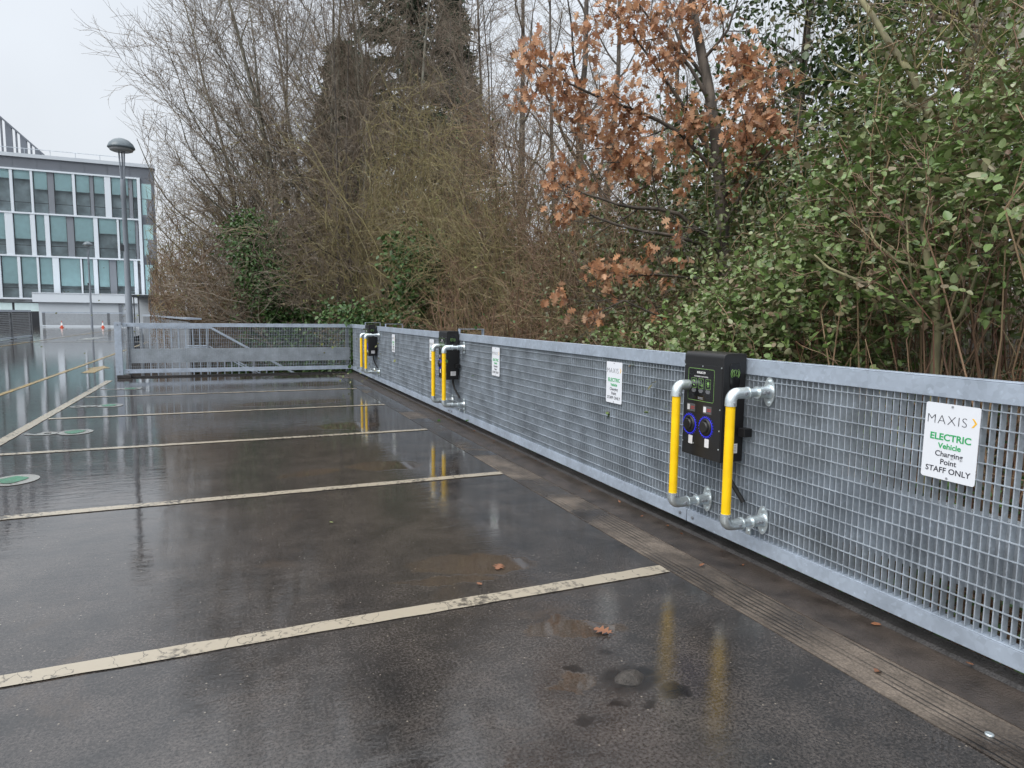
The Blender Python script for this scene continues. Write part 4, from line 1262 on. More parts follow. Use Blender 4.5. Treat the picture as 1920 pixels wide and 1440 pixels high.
# ---- leafy bush: leaf clumps on arching stems through the crown volume
def leafy_bush(name, label, cat_, group, base, W, Dp, H, seed, nclump=150, per=26, size=.06, leafm='bramble_leaf', stemm='bramble_stem', shape=OVATE, cl=.16, nst=60, holes=.35, trifoliate=False, z0=.0, trunk=None, wander=.12):
    rng = np.random.RandomState(seed)
    root = empty(name, base); tag(root, label, cat_, group)
    # clump centres: in a lumpy dome, thinned by a coarse noise so that gaps open
    lum = rng.normal(size=(9, 3)); ph = rng.uniform(0, 6, 9)
    C = []
    while len(C) < nclump:
        d = unit(rng.normal(size=3)); d[2] = abs(d[2])
        rr = rng.uniform(.45, 1)**.6*(1+.16*np.sin(lum@d*2.2+ph).sum()/3)
        c = d*rr
        if np.sin(lum[:3]@c*3.4+ph[:3]).sum() < -1.2+holes*1.2*rng.uniform(0, 1): continue
        C.append(c*[W, Dp, H])
    C = np.array(C); C[:, 2] += z0
    # stems reach for the clumps
    S = []
    for c in C[rng.choice(len(C), min(nst, len(C)), replace=False)]:
        b_ = np.array([c[0]*.25+rng.normal(0, W*.12), c[1]*.25+rng.normal(0, Dp*.12), -.3])
        md = (b_+c)/2+np.array([0, 0, H*rng.uniform(.05, .3)])
        S.append(polyline([b_, md, c, c+(c-md)*.25-np.array([0, 0, H*.10])], 9, rng.uniform(.004, .010), .0025, rng, wander))
    S = cat(*S)
    L1 = branch(*S, 3, .3, 1, .7, H*.22, .6, 5, (0, 0, -.03), .16, rng, .0025, .5)
    groups = [(S[0], S[1], 4), (L1[0], L1[1], 3)]
    if trunk:
        T_ = polyline([(0, 0, -.5), (trunk[1]*.3, trunk[2]*.3, H*.4+z0*.5), (trunk[1], trunk[2], H*.95+z0)], 12, trunk[0], trunk[0]*.25, rng, .08)
        T2 = branch(*T_, 16, .2, 1, .9, W*.8, .45, 7, (0, 0, .07), .12, rng, .006, .3)
        wood('trunk', M['bark_dark'], root, [(T_[0], T_[1], 8), (T2[0], T2[1], 5)])
    wood('stems', M[stemm], root, groups)
    n_ = nclump*per
    pos = np.repeat(C, per, 0)+rng.normal(0, cl, (n_, 3))*[1, 1, .7]
    out = unit(np.repeat(C, per, 0)/[W, Dp, H])
    dirs = rng.normal(size=(n_, 3))+out*.5+np.array([0, 0, -.35])
    nr = rng.normal(size=(n_, 3))*.55+out*.5+np.array([0, 0, .9])
    sets = []
    if trifoliate:
        dirs = unit(dirs)
        side_ = unit(np.cross(dirs, nr))
        for d2, o in ((dirs, 0), (dirs*.25+side_, .2), (dirs*.25-side_, .2)):
            sets.append(leaves_arrays(pos-dirs*o*size, d2, nr+rng.normal(0, .2, nr.shape), size*(1 if o == 0 else .85), shape, rng, .3, .28))
    else:
        sets.append(leaves_arrays(pos, dirs, nr, size, shape, rng, .3, .3))
    build_leaves('foliage', M[leafm], root, sets)
    return root

def place(px, D, dz=0):
    """ground point seen in the direction px at ground distance D"""
    d = ray(px, 590); s = D/math.hypot(d[0], d[1])
    x, y = d[0]*s, d[1]*s
    return (x, y, gz(x, y)+dz)

def zat(px, py, D): return at(px, py, D=D)[2]

# 1. the big bare trees on the left, beyond the far railing
bare_tree('bare_tree', 'tall multi stemmed bare tree with arching twigs reaching left over the stairs', 'bare trees beyond the deck', place(600, 25), 14.5, 6.2, .24, 21, stems=5, lean=(-1.4, 0, 0), dens=.95, up=.09, tmin=.10, side=(-.06, 0, 0))
bare_tree('bare_tree', 'slim bare tree standing left of the dark conifers, in front of the sky gap', 'bare trees beyond the deck', place(520, 29), 17.0, 5.4, .20, 22, stems=3, lean=(-1.2, 0, 0), dens=.95, up=.12, tmin=.12, side=(-.05, 0, 0))
bare_tree('bare_tree', 'pale stemmed bare tree rising in front of the tall dark conifer', 'bare trees beyond the deck', place(735, 22), 14.0, 3.6, .16, 23, stems=4, dens=1.0, up=.16, tmin=.25, barkm='bark_grey')
for i, (px, D, H, sp, r, lab) in enumerate((
        (905, 27, 17, 4.0, .17, 'dark bare tree just right of the tall conifer'),
        (985, 24, 18, 3.8, .19, 'straight dark bare tree behind the left edge of the orange oak leaves'),
        (1065, 21, 17, 3.6, .22, 'straight trunked bare tree behind the left part of the oak'),
        (1150, 24, 18, 4.2, .20, 'bare tree with level side branches behind the oak'),
        (1250, 26, 18, 4.2, .20, 'bare tree behind the trunk of the oak'))):
    bare_tree('bare_tree', lab, 'bare trees beyond the deck', place(px, D), H, sp, r, 30+i, stems=1 if i != 0 else 2, dens=.9, up=.09, tmin=.22, barkm='bark_dark', twig='twig_grey')

for i, (px, D, H, sp, r, st_, lab) in enumerate((
        (470, 23, 9.5, 2.6, .09, 2, 'small bare tree with forked stems standing behind the middle of the far railing'),
        (640, 19.5, 10.5, 2.4, .09, 2, 'slim bare tree above the corner where the two fences meet'),
        (690, 24, 13.0, 2.8, .13, 1, 'straight bare tree between the big left tree and the tall conifer'),
        (830, 17, 10.0, 2.4, .08, 3, 'slim many stemmed bare tree above the middle charging point'),
        (960, 15, 9.0, 2.2, .08, 2, 'slim dark bare tree just left of the oak leaves'),
        (1045, 17, 12.0, 2.6, .12, 1, 'upright bare tree seen through the left oak branches'))):
    bare_tree('bare_tree', lab, 'bare trees beyond the deck', place(px, D), H, sp, r, 45+i, stems=st_, dens=.75, up=.06, tmin=.15, barkm='bark_dark', twig='twig_grey')

# 2. dark conifers behind
def conifer(label, base, H, Rb, seed, bare_low=.06, n1=230):
    rng = np.random.RandomState(seed)
    root = empty('conifer', base); tag(root, label, 'conifer', 'dark conifers behind the bare trees')
    S = polyline([(0, 0, -.5), (.1, 0, H*.5), (0, 0, H)], 14, .26, .03, rng, .02)
    t = np.sort(rng.uniform(bare_low, .99, n1)); a = rng.uniform(0, 6.28, n1)
    prof_ = Rb*(1-t)**.75*(.75+.4*rng.uniform(0, 1, n1))*(.35+.65*np.minimum(1, t/.18))
    d = np.stack([np.cos(a), np.sin(a), .25+0*a], 1)
    p0 = np.stack([0*a, 0*a, t*H], 1)
    npt = 7; pts = [p0]; dd = d.copy()
    for s in range(npt-1):
        dd = unit(dd+np.array([0, 0, -.12 if s < 4 else .12])+rng.normal(0, .07, dd.shape)); pts.append(pts[-1]+dd*(prof_/(npt-1))[:, None])
    P = np.stack(pts, 1); R = .022*np.linspace(1, .2, npt)[None]*np.ones((n1, 1))
    wood('trunk', M['bark_dark'], root, [(S[0], S[1], 8), (P, R, 4)])
    # flat drooping sprays along the branches
    k = 26
    idx = rng.uniform(.18, 1, (n1, k))*(npt-1); i0 = np.minimum(idx.astype(int), npt-2); u = (idx-i0)[..., None]
    rows_ = np.arange(n1)[:, None]
    pos = (P[rows_, i0]*(1-u)+P[rows_, i0+1]*u).reshape(-1, 3)
    bd = unit((P[rows_, i0+1]-P[rows_, i0])).reshape(-1, 3)
    pos += rng.normal(0, .13, pos.shape)*[1, 1, .6]
    q = []
    for rep in range(3):
        dirs = bd*.7+rng.normal(0, .55, bd.shape)+np.array([0, 0, -.45])
        q.append(leaves_arrays(pos+rng.normal(0, .10, pos.shape), dirs, rng.normal(size=bd.shape)+[0, 0, .8], .40, NEEDLE, rng, .1, .2))
    build_leaves('foliage', M['conifer'], root, q)
    return root
conifer('tall dark conifer rising out of the picture behind the bare trees', place(770, 36), 26.5, 6.0, 41, n1=420)
conifer('shorter dark conifer left of the tall one', place(650, 33), 14.5, 3.6, 42, n1=260)
conifer('dark conifer to the right of the tall one, mostly hidden by bare branches', place(850, 40), 19.0, 3.6, 43, n1=240)

# 3. thickets behind the fence
SH = [  # px, D, H, spread, twig, dens, label
    (375, 33, 6.0, 3.0, 'twig_brown', 1.1, 'brown twiggy bare shrub nearest the shelter'),
    (425, 28, 8.2, 3.9, 'twig_olive', 1.2, 'tall bare shrub with yellowish twigs beyond the stairs'),
    (450, 24, 6.2, 3.4, 'twig_brown', 1.2, 'brown bare shrub behind the middle of the far railing'),
    (500, 27, 9.0, 4.0, 'twig_grey', 1.1, 'tall grey bare shrub in front of the slim left tree'),
    (555, 23.5, 4.8, 3.0, 'twig_olive', 1.1, 'olive bare shrub behind the right half of the far railing'),
    (620, 20, 5.6, 2.8, 'twig_grey', 1.1, 'grey bare shrub behind the corner of the fence'),
    (690, 18.5, 6.0, 2.7, 'twig_olive', 1.1, 'olive bare shrub behind the farthest charging point'),
    (770, 17.5, 7.4, 2.8, 'twig_olive', 1.1, 'tall olive hazel like shrub left of the middle charging point'),
    (850, 15.5, 7.4, 2.8, 'twig_olive', 1.1, 'tall olive bare shrub above the middle charging point'),
    (930, 14, 6.6, 2.6, 'twig_brown', 1.1, 'brown bare shrub right of the middle charging point'),
    (1010, 12.5, 5.2, 2.3, 'twig_olive', 1.1, 'olive bare shrub below the left end of the oak leaves'),
    (1090, 11, 4.4, 2.0, 'twig_brown', 1.1, 'brown bare shrub under the oak'),
    (1170, 10, 3.8, 1.7, 'twig_olive', 1.0, 'small olive bare shrub left of the oak trunk'),
    (740, 13.5, 3.0, 1.7, 'bramble_stem', 1.0, 'low reddish bare shrub behind the fence beyond the middle charging point'),
    (860, 11, 2.8, 1.5, 'bramble_stem', 1.0, 'low brown bare shrub just right of the middle charging point'),
    (980, 9, 2.6, 1.3, 'bramble_stem', 1.0, 'low brown bare shrub halfway between the two nearer charging points')]
for i, (px, D, H, sp, tw, de, lab) in enumerate(SH):
    bare_shrub('bare_shrub', lab, 'bare shrubs behind the fence', place(px, D), H, sp, 60+i, 24, tw, de, leafm='yellow_leaf' if i % 3 else 'ivy_leaf', nleaf=(0, 130, 60, 90)[i % 4]*(1 if px > 600 else 2), side=(.22*math.sin(i*2.3)-.08, .2*math.cos(i*3.1), 0))

# 4. ivy on trunks and evergreen clumps among the bare shrubs
def ivy(label, base, col_h, rad, seed, n=1500, lean=(0, 0)):
    n = int(n*2.2)
    rng = np.random.RandomState(seed)
    root = empty('ivy', base); tag(root, label, 'ivy', 'ivy among the bare trees')
    t = rng.uniform(0, 1, n)**.8; a = rng.uniform(0, 6.28, n)
    lump = .55+.45*np.sin(t*9+seed)+.3*np.sin(t*23+a*2)
    r_ = rad*np.clip(lump, .15, 1.3)*rng.uniform(.5, 1, n)
    pos = np.stack([np.cos(a)*r_+lean[0]*t, np.sin(a)*r_+lean[1]*t, t*col_h], 1)+rng.normal(0, .16, (n, 3))
    out = np.stack([np.cos(a), np.sin(a), .5+0*a], 1)
    S = polyline([(0, 0, -.3), (lean[0]*.5, lean[1]*.5, col_h*.5), (lean[0], lean[1], col_h*.95)], 10, .06, .02, rng, .08)
    wood('stems', M['bark_dark'], root, [(S[0], S[1], 6)])
    build_leaves('foliage', M['ivy_leaf'], root, [leaves_arrays(pos, out+rng.normal(0, .6, out.shape)-[0, 0, .8], out+rng.normal(0, .5, out.shape), .10, OVATE, rng)])
ivy('bright ivy column climbing a leaning stem in front of the big left tree', place(560, 20.4), 5.4, .9, 1, 2600, (-1.3, 0))
ivy('lower ivy clump at the foot of the big left tree', place(590, 20.2), 2.6, 1.3, 2, 1800, (-.3, 0))
ivy('thin ivy patch high on the left stems of the big tree', place(455, 22), 5.4, .55, 3, 500, (.5, 0))
ivy('low ivy clump just above the left part of the far railing', place(440, 22), 1.5, .8, 4, 700)
ivy('ivy covered stump behind the fence corner', place(680, 17), 2.6, 1.1, 5, 1600)
ivy('ivy column among the olive shrubs above the farthest charging point', place(760, 15.2), 4.0, .6, 6, 1700, (.3, 0))
ivy('ivy patch behind the middle charging point', place(845, 16.5), 3.6, .7, 7, 1200)
ivy('ivy growing up the bare stems left of the oak leaves', place(930, 19), 4.6, .6, 8, 1100)

for i, (px, D, W_, H_, lab) in enumerate(((480, 31, 3.2, 5.5, 'dark evergreen bush far behind the far railing'), (600, 28, 3.0, 5.0, 'dark evergreen bush behind the big left tree'), (700, 25, 2.8, 5.5, 'dark evergreen bush below the tall conifer'),
        (800, 23, 2.6, 5.5, 'dark evergreen bush deep in the olive shrubs'), (900, 20, 2.4, 4.6, 'dark evergreen bush behind the middle charging point'), (1010, 17, 2.2, 4.0, 'dark evergreen bush behind the brown shrubs left of the oak'), (1110, 14, 2.0, 3.6, 'dark evergreen bush left of the oak, behind the bare shrubs'),
        (1200, 13, 2.0, 3.7, 'dark evergreen bush in the gap left of the oak trunk'), (1290, 12.5, 2.0, 3.9, 'dark evergreen bush straight behind the lower oak limbs'), (1390, 12, 2.0, 4.2, 'dark evergreen bush behind the oak trunk'), (1500, 11.5, 2.0, 4.2, 'dark evergreen bush behind the bushes right of the oak'))):
    leafy_bush('evergreen_bush', lab, 'bush', 'dark evergreen bushes deep in the thicket', place(px, D), W_, 2.0, H_, 160+i, 150, 24, .15, 'holly_leaf', 'twig_brown', OVATE, .26, 30, .5)

# 5. evergreen bushes and brambles on the right
EV = [  # px, D, W, Dp, H, z0, clumps, per, leaf, material, label
    (1215, 9.2, 1.5, 1.5, 3.7, .2, 91, 22, 00.056, 'ever_leaf', 'glossy evergreen bush left of the oak trunk'),
    (1310, 8.6, 1.6, 1.4, 4.0, .3, 161, 24, 00.056, 'ever_leaf', 'glossy evergreen bush behind the lower oak branches'),
    (1430, 7.8, 1.6, 1.4, 3.9, .2, 144, 26, 00.053, 'ever_leaf', 'evergreen bush right of the oak trunk'),
    (1560, 7.4, 1.6, 1.4, 4.1, .2, 152, 26, 00.053, 'ever_leaf', 'tall evergreen bush left of the mossy tree'),
    (1700, 7.2, 1.7, 1.4, 3.4, 1.0, 152, 26, 00.053, 'ever_leaf', 'evergreen bush behind the pale sapling'),
    (1840, 6.8, 1.6, 1.4, 3.3, 1.0, 152, 26, 00.052, 'ever_leaf', 'evergreen bush behind the mossy tree'),
    (2000, 6.4, 1.6, 1.6, 3.3, 1.0, 121, 26, 00.052, 'ever_leaf', 'evergreen bush at the right edge of the picture')]
for i, (px, D, W_, Dp_, H_, z0, nc, per, sz, mt, lab) in enumerate(EV):
    leafy_bush('evergreen_bush', lab, 'bush', 'evergreen bushes behind the fence', place(px, D), W_, Dp_, H_, 80+i, int(nc*1.15), int(per*1.15), sz, mt, 'twig_brown', OVATE, .17, 50, .5, z0=z0)
BR = [
    (1235, 7.0, .8, .9, 2.2, 60, 'low bramble left of the oak foot'),
    (1310, 6.2, .9, .9, 2.5, 110, 'low bramble just left of the nearest charging point'),
    (1400, 5.6, .9, .8, 2.75, 170, 'bramble mound above the nearest charging point'),
    (1495, 5.2, .9, .8, 2.8, 200, 'pale green bramble mound right of the nearest charging point'),
    (1590, 5.1, .8, .7, 2.9, 170, 'bramble mound between the nearest charging point and the near sign'),
    (1690, 5.6, .9, .8, 3.4, 150, 'bramble behind the pale sapling stem'),
    (1790, 5.3, .8, .8, 3.4, 130, 'bramble around the foot of the mossy tree'),
    (1870, 4.7, .6, .7, 2.9, 80, 'bramble with sparse leaves above the near sign'),
    (1970, 4.2, .7, .8, 2.9, 110, 'bramble cut by the right edge of the picture')]
for i, (px, D, W_, Dp_, H_, nc, lab) in enumerate(BR):
    leafy_bush('bramble', lab, 'bramble', 'brambles behind the fence', place(px, D), W_, Dp_, H_-1.45, 100+i, int(nc*.9), 12, .047, 'bramble_leaf', 'bramble_stem', OVATE, .12, 20, .5, trifoliate=True, wander=.5, z0=1.45+(.75 if px > 1550 else 0))
# holly like evergreens against the sky, upper right
HO = [
    (1480, 13, 2.3, 2.2, 7.0, 1.6, 230, 26, 'dark evergreen tree right of the oak'),
    (1640, 14, 2.4, 2.2, 7.4, 1.6, 170, 26, 'dark evergreen tree behind the leaning mossy limb'),
    (1800, 12, 2.2, 2.0, 7.5, 1.6, 200, 26, 'dark evergreen tree behind the thick pale trunks'),
    (1960, 11, 2.2, 2.0, 7.2, 1.4, 230, 26, 'dark evergreen tree at the upper right edge')]
for i, (px, D, W_, Dp_, H_, z0, nc, per, lab) in enumerate(HO):
    leafy_bush('evergreen_tree', lab, 'tree', 'dark evergreen trees on the bank', place(px, D), W_, Dp_, H_, 120+i, nc, per, .095, 'holly_leaf', 'twig_grey', OVATE, .17, 40, .9, z0=z0, trunk=(.13, .3*(-1)**i, .2))

# 6. the oak with dead leaves: trunk and limbs traced in the place, then clusters
def oak():
    rng = np.random.RandomState(7)
    D0 = 7.9
    b_ = np.array(place(1372, D0))
    root = empty('oak_tree', b_)
    tag(root, 'young oak still holding bunches of orange brown dead leaves', 'tree')
    def w3(px, py, D): return at(px, py, D=D)-b_
    T_ = polyline([(0, 0, -.4), w3(1362, 560, 7.9), w3(1352, 400, 7.9), w3(1340, 250, 7.9), w3(1325, 150, 8.0), w3(1305, 50, 8.1), w3(1285, -60, 8.2), w3(1270, -200, 8.3)], 22, .085, .035, rng, .02)
    limbs = [  # pixel path and distance, thickness
        ([(1350, 330, 7.9), (1270, 240, 7.6), (1180, 205, 7.4), (1080, 165, 7.2), (1000, 115, 7.1)], .030),
        ([(1352, 420, 7.9), (1250, 330, 7.5), (1150, 290, 7.3), (1060, 190, 7.2), (985, 85, 7.2)], .030),
        ([(1355, 470, 7.9), (1260, 390, 7.5), (1180, 385, 7.3), (1110, 360, 7.2), (1045, 335, 7.1)], .028),
        ([(1358, 520, 7.9), (1300, 450, 7.5), (1170, 430, 7.2), (1080, 400, 7.1), (1040, 345, 7.0)], .024),
        ([(1340, 300, 7.9), (1290, 215, 7.7), (1230, 130, 7.6), (1180, 60, 7.5), (1130, 0, 7.5)], .028),
        ([(1330, 190, 7.9), (1290, 120, 7.8), (1240, 60, 7.7), (1200, 10, 7.6), (1160, -40, 7.5)], .026),
        ([(1325, 150, 8.0), (1280, 90, 7.9), (1255, 30, 7.9), (1235, -30, 7.9)], .024),
        ([(1345, 300, 7.9), (1380, 210, 7.6), (1400, 120, 7.5), (1420, 60, 7.5)], .028),
        ([(1352, 380, 7.9), (1400, 300, 7.5), (1430, 230, 7.4), (1440, 150, 7.4)], .026),
        ([(1355, 430, 7.9), (1410, 330, 7.5), (1460, 260, 7.3), (1490, 225, 7.2)], .022),
        ([(1320, 110, 8.0), (1365, 60, 7.9), (1385, 0, 7.9)], .024),
        ([(1362, 560, 7.9), (1300, 520, 7.2), (1210, 515, 6.8), (1150, 520, 6.6), (1105, 500, 6.5)], .016),
        ([(1366, 600, 7.9), (1250, 575, 6.9), (1150, 560, 6.5), (1090, 560, 6.4), (1040, 545, 6.3)], .015),
        ([(1362, 590, 7.9), (1250, 600, 6.8), (1170, 565, 6.5), (1115, 590, 6.4)], .012),
        ([(1356, 450, 7.9), (1310, 430, 7.3), (1280, 425, 7.0), (1265, 450, 6.9)], .012)]
    LP = []
    for path, r_ in limbs:
        q = polyline([w3(*p_) for p_ in path], 10, r_, .006, rng, .06); LP.append(q)
    S = cat(*LP)
    L2 = branch(*S, 8, .25, 1, .7, .60, .5, 6, (0, 0, .03), .14, rng, .004, .4)
    L3 = branch(*L2, 3, .2, 1, .7, .28, .6, 4, (0, 0, .0), .16, rng, .003, .6)
    wood('trunk', M['bark_dark'], root, [(T_[0], T_[1], 10), (S[0], S[1], 6)])
    # bunches: (px, py, radius px, leaves)
    B = [(1005, 85, 30, 42), (985, 115, 22, 26), (1015, 150, 26, 36), (1050, 135, 34, 55), (975, 185, 20, 22), (1060, 180, 34, 60), (1085, 205, 36, 60), (1100, 235, 30, 40),
         (1095, 45, 20, 24), (1110, 90, 26, 30), (1145, 180, 30, 40), (1165, 200, 34, 50), (1200, 205, 26, 36), (1180, 235, 34, 50), (1140, 245, 30, 40), (1155, 280, 36, 60), (1190, 290, 36, 55), (1225, 275, 26, 34), (1170, 320, 30, 44), (1215, 315, 30, 40),
         (1055, 320, 30, 42), (1035, 335, 20, 20), (1075, 330, 20, 22), (1085, 375, 28, 40), (1060, 395, 26, 34), (1110, 345, 14, 12),
         (1165, 10, 34, 50), (1200, 25, 40, 70), (1185, 60, 30, 40), (1230, 60, 34, 50), (1235, 105, 28, 40), (1195, 130, 20, 24), (1260, 85, 26, 34), (1280, 30, 34, 50), (1300, 10, 30, 40), (1255, 150, 22, 24), (1140, 20, 24, 30), (1275, 110, 24, 26), (1330, 20, 26, 30),
         (1370, 90, 30, 44), (1400, 100, 34, 56), (1415, 130, 28, 40), (1385, 150, 30, 44), (1370, 185, 30, 40), (1410, 195, 34, 60), (1430, 150, 22, 30), (1390, 235, 34, 56), (1420, 245, 34, 60), (1450, 230, 24, 34), (1385, 285, 30, 44), (1405, 270, 30, 44), (1370, 300, 20, 22), (1440, 210, 22, 26),
         (1480, 245, 18, 20), (1470, 270, 16, 16), (1490, 135, 12, 10), (1460, 140, 10, 7),
         (1290, 245, 24, 30), (1300, 215, 22, 26), (1310, 235, 18, 20), (1265, 265, 14, 14), (1280, 290, 18, 18), (1300, 320, 14, 12), (1285, 352, 16, 14), (1375, 350, 16, 15), (1300, 190, 16, 16), (1260, 200, 22, 26),
         (1270, 430, 22, 22), (1218, 462, 16, 14), (1110, 500, 16, 16), (1135, 500, 22, 24), (1165, 495, 22, 24), (1195, 500, 20, 20), (1138, 535, 16, 14), (1220, 515, 12, 10), (1245, 528, 12, 9), (1262, 482, 9, 6), (1288, 487, 7, 4),
         (1045, 552, 20, 20), (1062, 592, 8, 5), (1115, 600, 14, 12), (1120, 580, 10, 7), (1100, 592, 8, 5), (1232, 590, 12, 8), (1175, 620, 8, 4)]
    pos, dr = [], []
    allp = np.concatenate([S[0].reshape(-1, 3), L2[0].reshape(-1, 3)])
    for px, py, r_, k in B:
        near = np.array([ray(px, py)])[0]
        # distance of the bunch from the nearest limb point along this direction
        w_ = allp+b_-np.array([0, 0, CAM_H]); tt = w_@near/(near@near); dist = np.linalg.norm(w_-tt[:, None]*near, axis=1)
        t = tt[np.argmin(dist)]
        c = np.array([0, 0, CAM_H])+near*t-b_
        rr = r_/F_PX*t
        kk = int(k*1.2)
        pos.append(c+rng.normal(0, 1, (kk, 3))*rr*.52*np.array([1, 1, 1.15])); 
        dr.append(rng.normal(0, .6, (kk, 3))+np.array([0, 0, -.75]))
        # a twig to hang it on
        j = np.argmin(dist); q = polyline([allp[j], (allp[j]+c)/2+[0, 0, .05], c], 5, .006, .003, rng, .05)
        TW.append(q)
    pos = np.concatenate(pos); dr = np.concatenate(dr)
    wood('crown', M['bark_dark'], root, [(L2[0], L2[1], 4), (L3[0], L3[1], 3), (np.concatenate([q[0] for q in TW]), np.concatenate([q[1] for q in TW]), 4)])
    build_leaves('foliage', M['oak_leaf'], root, [leaves_arrays(pos, dr, rng.normal(size=pos.shape)+[-.5, -.5, .3], .092, OAK, rng, .16, .35)])
TW = []
oak()

# 7. the mossy leaning tree, thick pale trunks and the pale sapling on the right
def limb_tree(name, label, cat_, group, bpx, D0, paths, barkm, seed, twigs=3, twm='twig_olive', tl=.8):
    rng = np.random.RandomState(seed)
    b_ = np.array(place(bpx, D0))
    root = empty(name, b_); tag(root, label, cat_, group)
    LP = []
    for path, ra, rb_ in paths:
        pts = [(at(*p_[:2], D=p_[2])-b_) if len(p_) == 3 else np.array([0, 0, -.4]) for p_ in path]
        LP.append(polyline(pts, 14, ra, rb_, rng, .05))
    S = cat(*LP)
    wood('trunk', M[barkm], root, [(S[0], S[1], 9)])
    L1 = branch(*S, twigs*3, .25, 1, .75, tl, .40, 7, (0, 0, .05), .13, rng, .0045, .35)
    L2 = branch(*L1, 4, .2, 1, .65, tl*.5, .6, 5, (0, 0, .03), .15, rng, .0032, .5)
    L3 = branch(*L2, 3, .2, 1, .6, tl*.22, .7, 4, (0, 0, .03), .15, rng, .0026, .6)
    wood('crown', M[twm], root, [(L1[0], L1[1], 4), (L2[0], L2[1], 3), (L3[0], L3[1], 3)])
limb_tree('mossy_tree', 'mossy leaning tree whose bent limb crosses the upper right of the picture', 'tree', None, 1905, 6.6,
          [([(0,), (1885, 520, 6.4), (1862, 420, 5.8), (1835, 345, 5.3), (1812, 300, 5.0), (1772, 262, 5.0), (1745, 215, 5.1), (1715, 130, 5.2), (1655, 45, 5.4), (1600, -20, 5.6)], .034, .018),
           ([(1808, 295, 5.0), (1860, 255, 4.9), (1905, 205, 4.8), (1935, 120, 4.7)], .018, .010),
           ([(1745, 215, 5.1), (1690, 190, 5.2), (1640, 160, 5.2), (1560, 120, 5.3)], .014, .006),
           ([(1735, 190, 5.1), (1780, 160, 5.0), (1830, 90, 4.9), (1850, 10, 4.9)], .012, .006)], 'bark_moss', 141, 2, 'twig_olive', .8)
limb_tree('pale_sapling', 'slim pale sapling with a straight stem behind the fence near the large sign', 'tree', None, 1762, 4.3,
          [([(0,), (1760, 640, 4.3), (1752, 560, 4.3), (1742, 500, 4.3), (1733, 430, 4.3), (1738, 380, 4.3)], .026, .012),
           ([(1757, 615, 4.3), (1690, 570, 4.2), (1620, 530, 4.1), (1560, 505, 4.1), (1530, 480, 4.1)], .014, .005),
           ([(1745, 505, 4.3), (1680, 490, 4.4), (1640, 455, 4.4), (1625, 415, 4.5)], .011, .004),
           ([(1757, 620, 4.3), (1800, 600, 4.2), (1830, 520, 4.1), (1855, 470, 4.1)], .012, .004),
           ([(1755, 580, 4.3), (1715, 560, 4.1), (1705, 480, 4.0), (1702, 410, 4.0)], .008, .004)], 'bark_moss', 142, 1, 'twig_brown', .5)
limb_tree('pale_trunk_tree', 'thick pale grey trunk leaning left at the top right of the picture', 'tree', 'pale trunks at the top right', 1880, 8.5,
          [([(0,), (1872, 200, 8.5), (1862, 130, 8.5), (1838, 60, 8.6), (1815, -20, 8.7), (1800, -120, 8.8)], .10, .075),
           ([(1850, 90, 8.5), (1790, 30, 8.4), (1740, -20, 8.3)], .03, .02)], 'bark_grey', 143, 3, 'twig_grey', 1.4)
limb_tree('pale_trunk_tree', 'pale grey trunk leaning left into the top right corner', 'tree', 'pale trunks at the top right', 1990, 8.0,
          [([(0,), (1960, 190, 8.0), (1925, 100, 8.0), (1885, 20, 8.1), (1850, -60, 8.2)], .085, .06)], 'bark_grey', 144, 3, 'twig_grey', 1.4)

# 8. undergrowth: a tangle of bare bramble stems all along the fence
rng = np.random.RandomState(9)
n_ = 8200
ya = rng.uniform(-1.0, 30, n_); xa = 3.05+np.abs(rng.normal(0, 1, n_))*1.2+np.where(ya > 16, rng.uniform(-3.0, 2.5, n_)-.25*(ya-16)*0, 0)
za = hgt(xa, ya)
a = rng.uniform(0, 6.28, n_); L_ = rng.uniform(.5, 1.9, n_)
near_ = rng.uniform(0, 1, n_) < .4
ya = np.where(near_, rng.uniform(-.8, 10, n_), ya); xa = np.where(near_, 3.3+rng.uniform(0, 1.5, n_), xa); za = hgt(xa, ya); L_ = np.where(near_, rng.uniform(1.4, 3.4, n_), L_)
d = np.stack([np.cos(a)*.8, np.sin(a), rng.uniform(.4, 1.5, n_)+near_*.25], 1)
P = [np.stack([xa, ya, za-.05], 1)]; dd = unit(d)
for s in range(8):
    dd = unit(dd+np.array([0, 0, -.24])+rng.normal(0, .20, dd.shape)); P.append(P[-1]+dd*(L_/8)[:, None])
P = np.stack(P, 1)
okk = P[:, :, 0].min(1) > np.where(ya < 16.2, 2.92, -1.4)
okk &= ~((ya > 15.2) & (ya < 17) & (xa < 3.2))
P = P[okk]; R = rng.uniform(.0018, .0046, len(P))[:, None]*np.linspace(1, .5, 9)[None]
L1 = branch(P, R, 2, .2, .95, .7, .35, .7, 4, (0, 0, -.03), .16, rng, .002, .6)
k1 = L1[0][:, :, 0].min(1) > np.where(L1[0][:, 0, 1] < 16.2, 2.92, -1.6)
o = wood('undergrowth', M['bramble_stem'], None, [(P, R, 4), (L1[0][k1], L1[1][k1], 3)])
tag(o, 'tangle of bare reddish bramble stems along the foot of the bank', 'undergrowth', kind='stuff')
rng = np.random.RandomState(19)
CANES = [(1330, 6.4), (1420, 6.0), (1500, 5.6), (1580, 5.3), (1650, 5.2), (1720, 5.0), (1790, 4.9), (1850, 4.6), (1930, 4.4)]
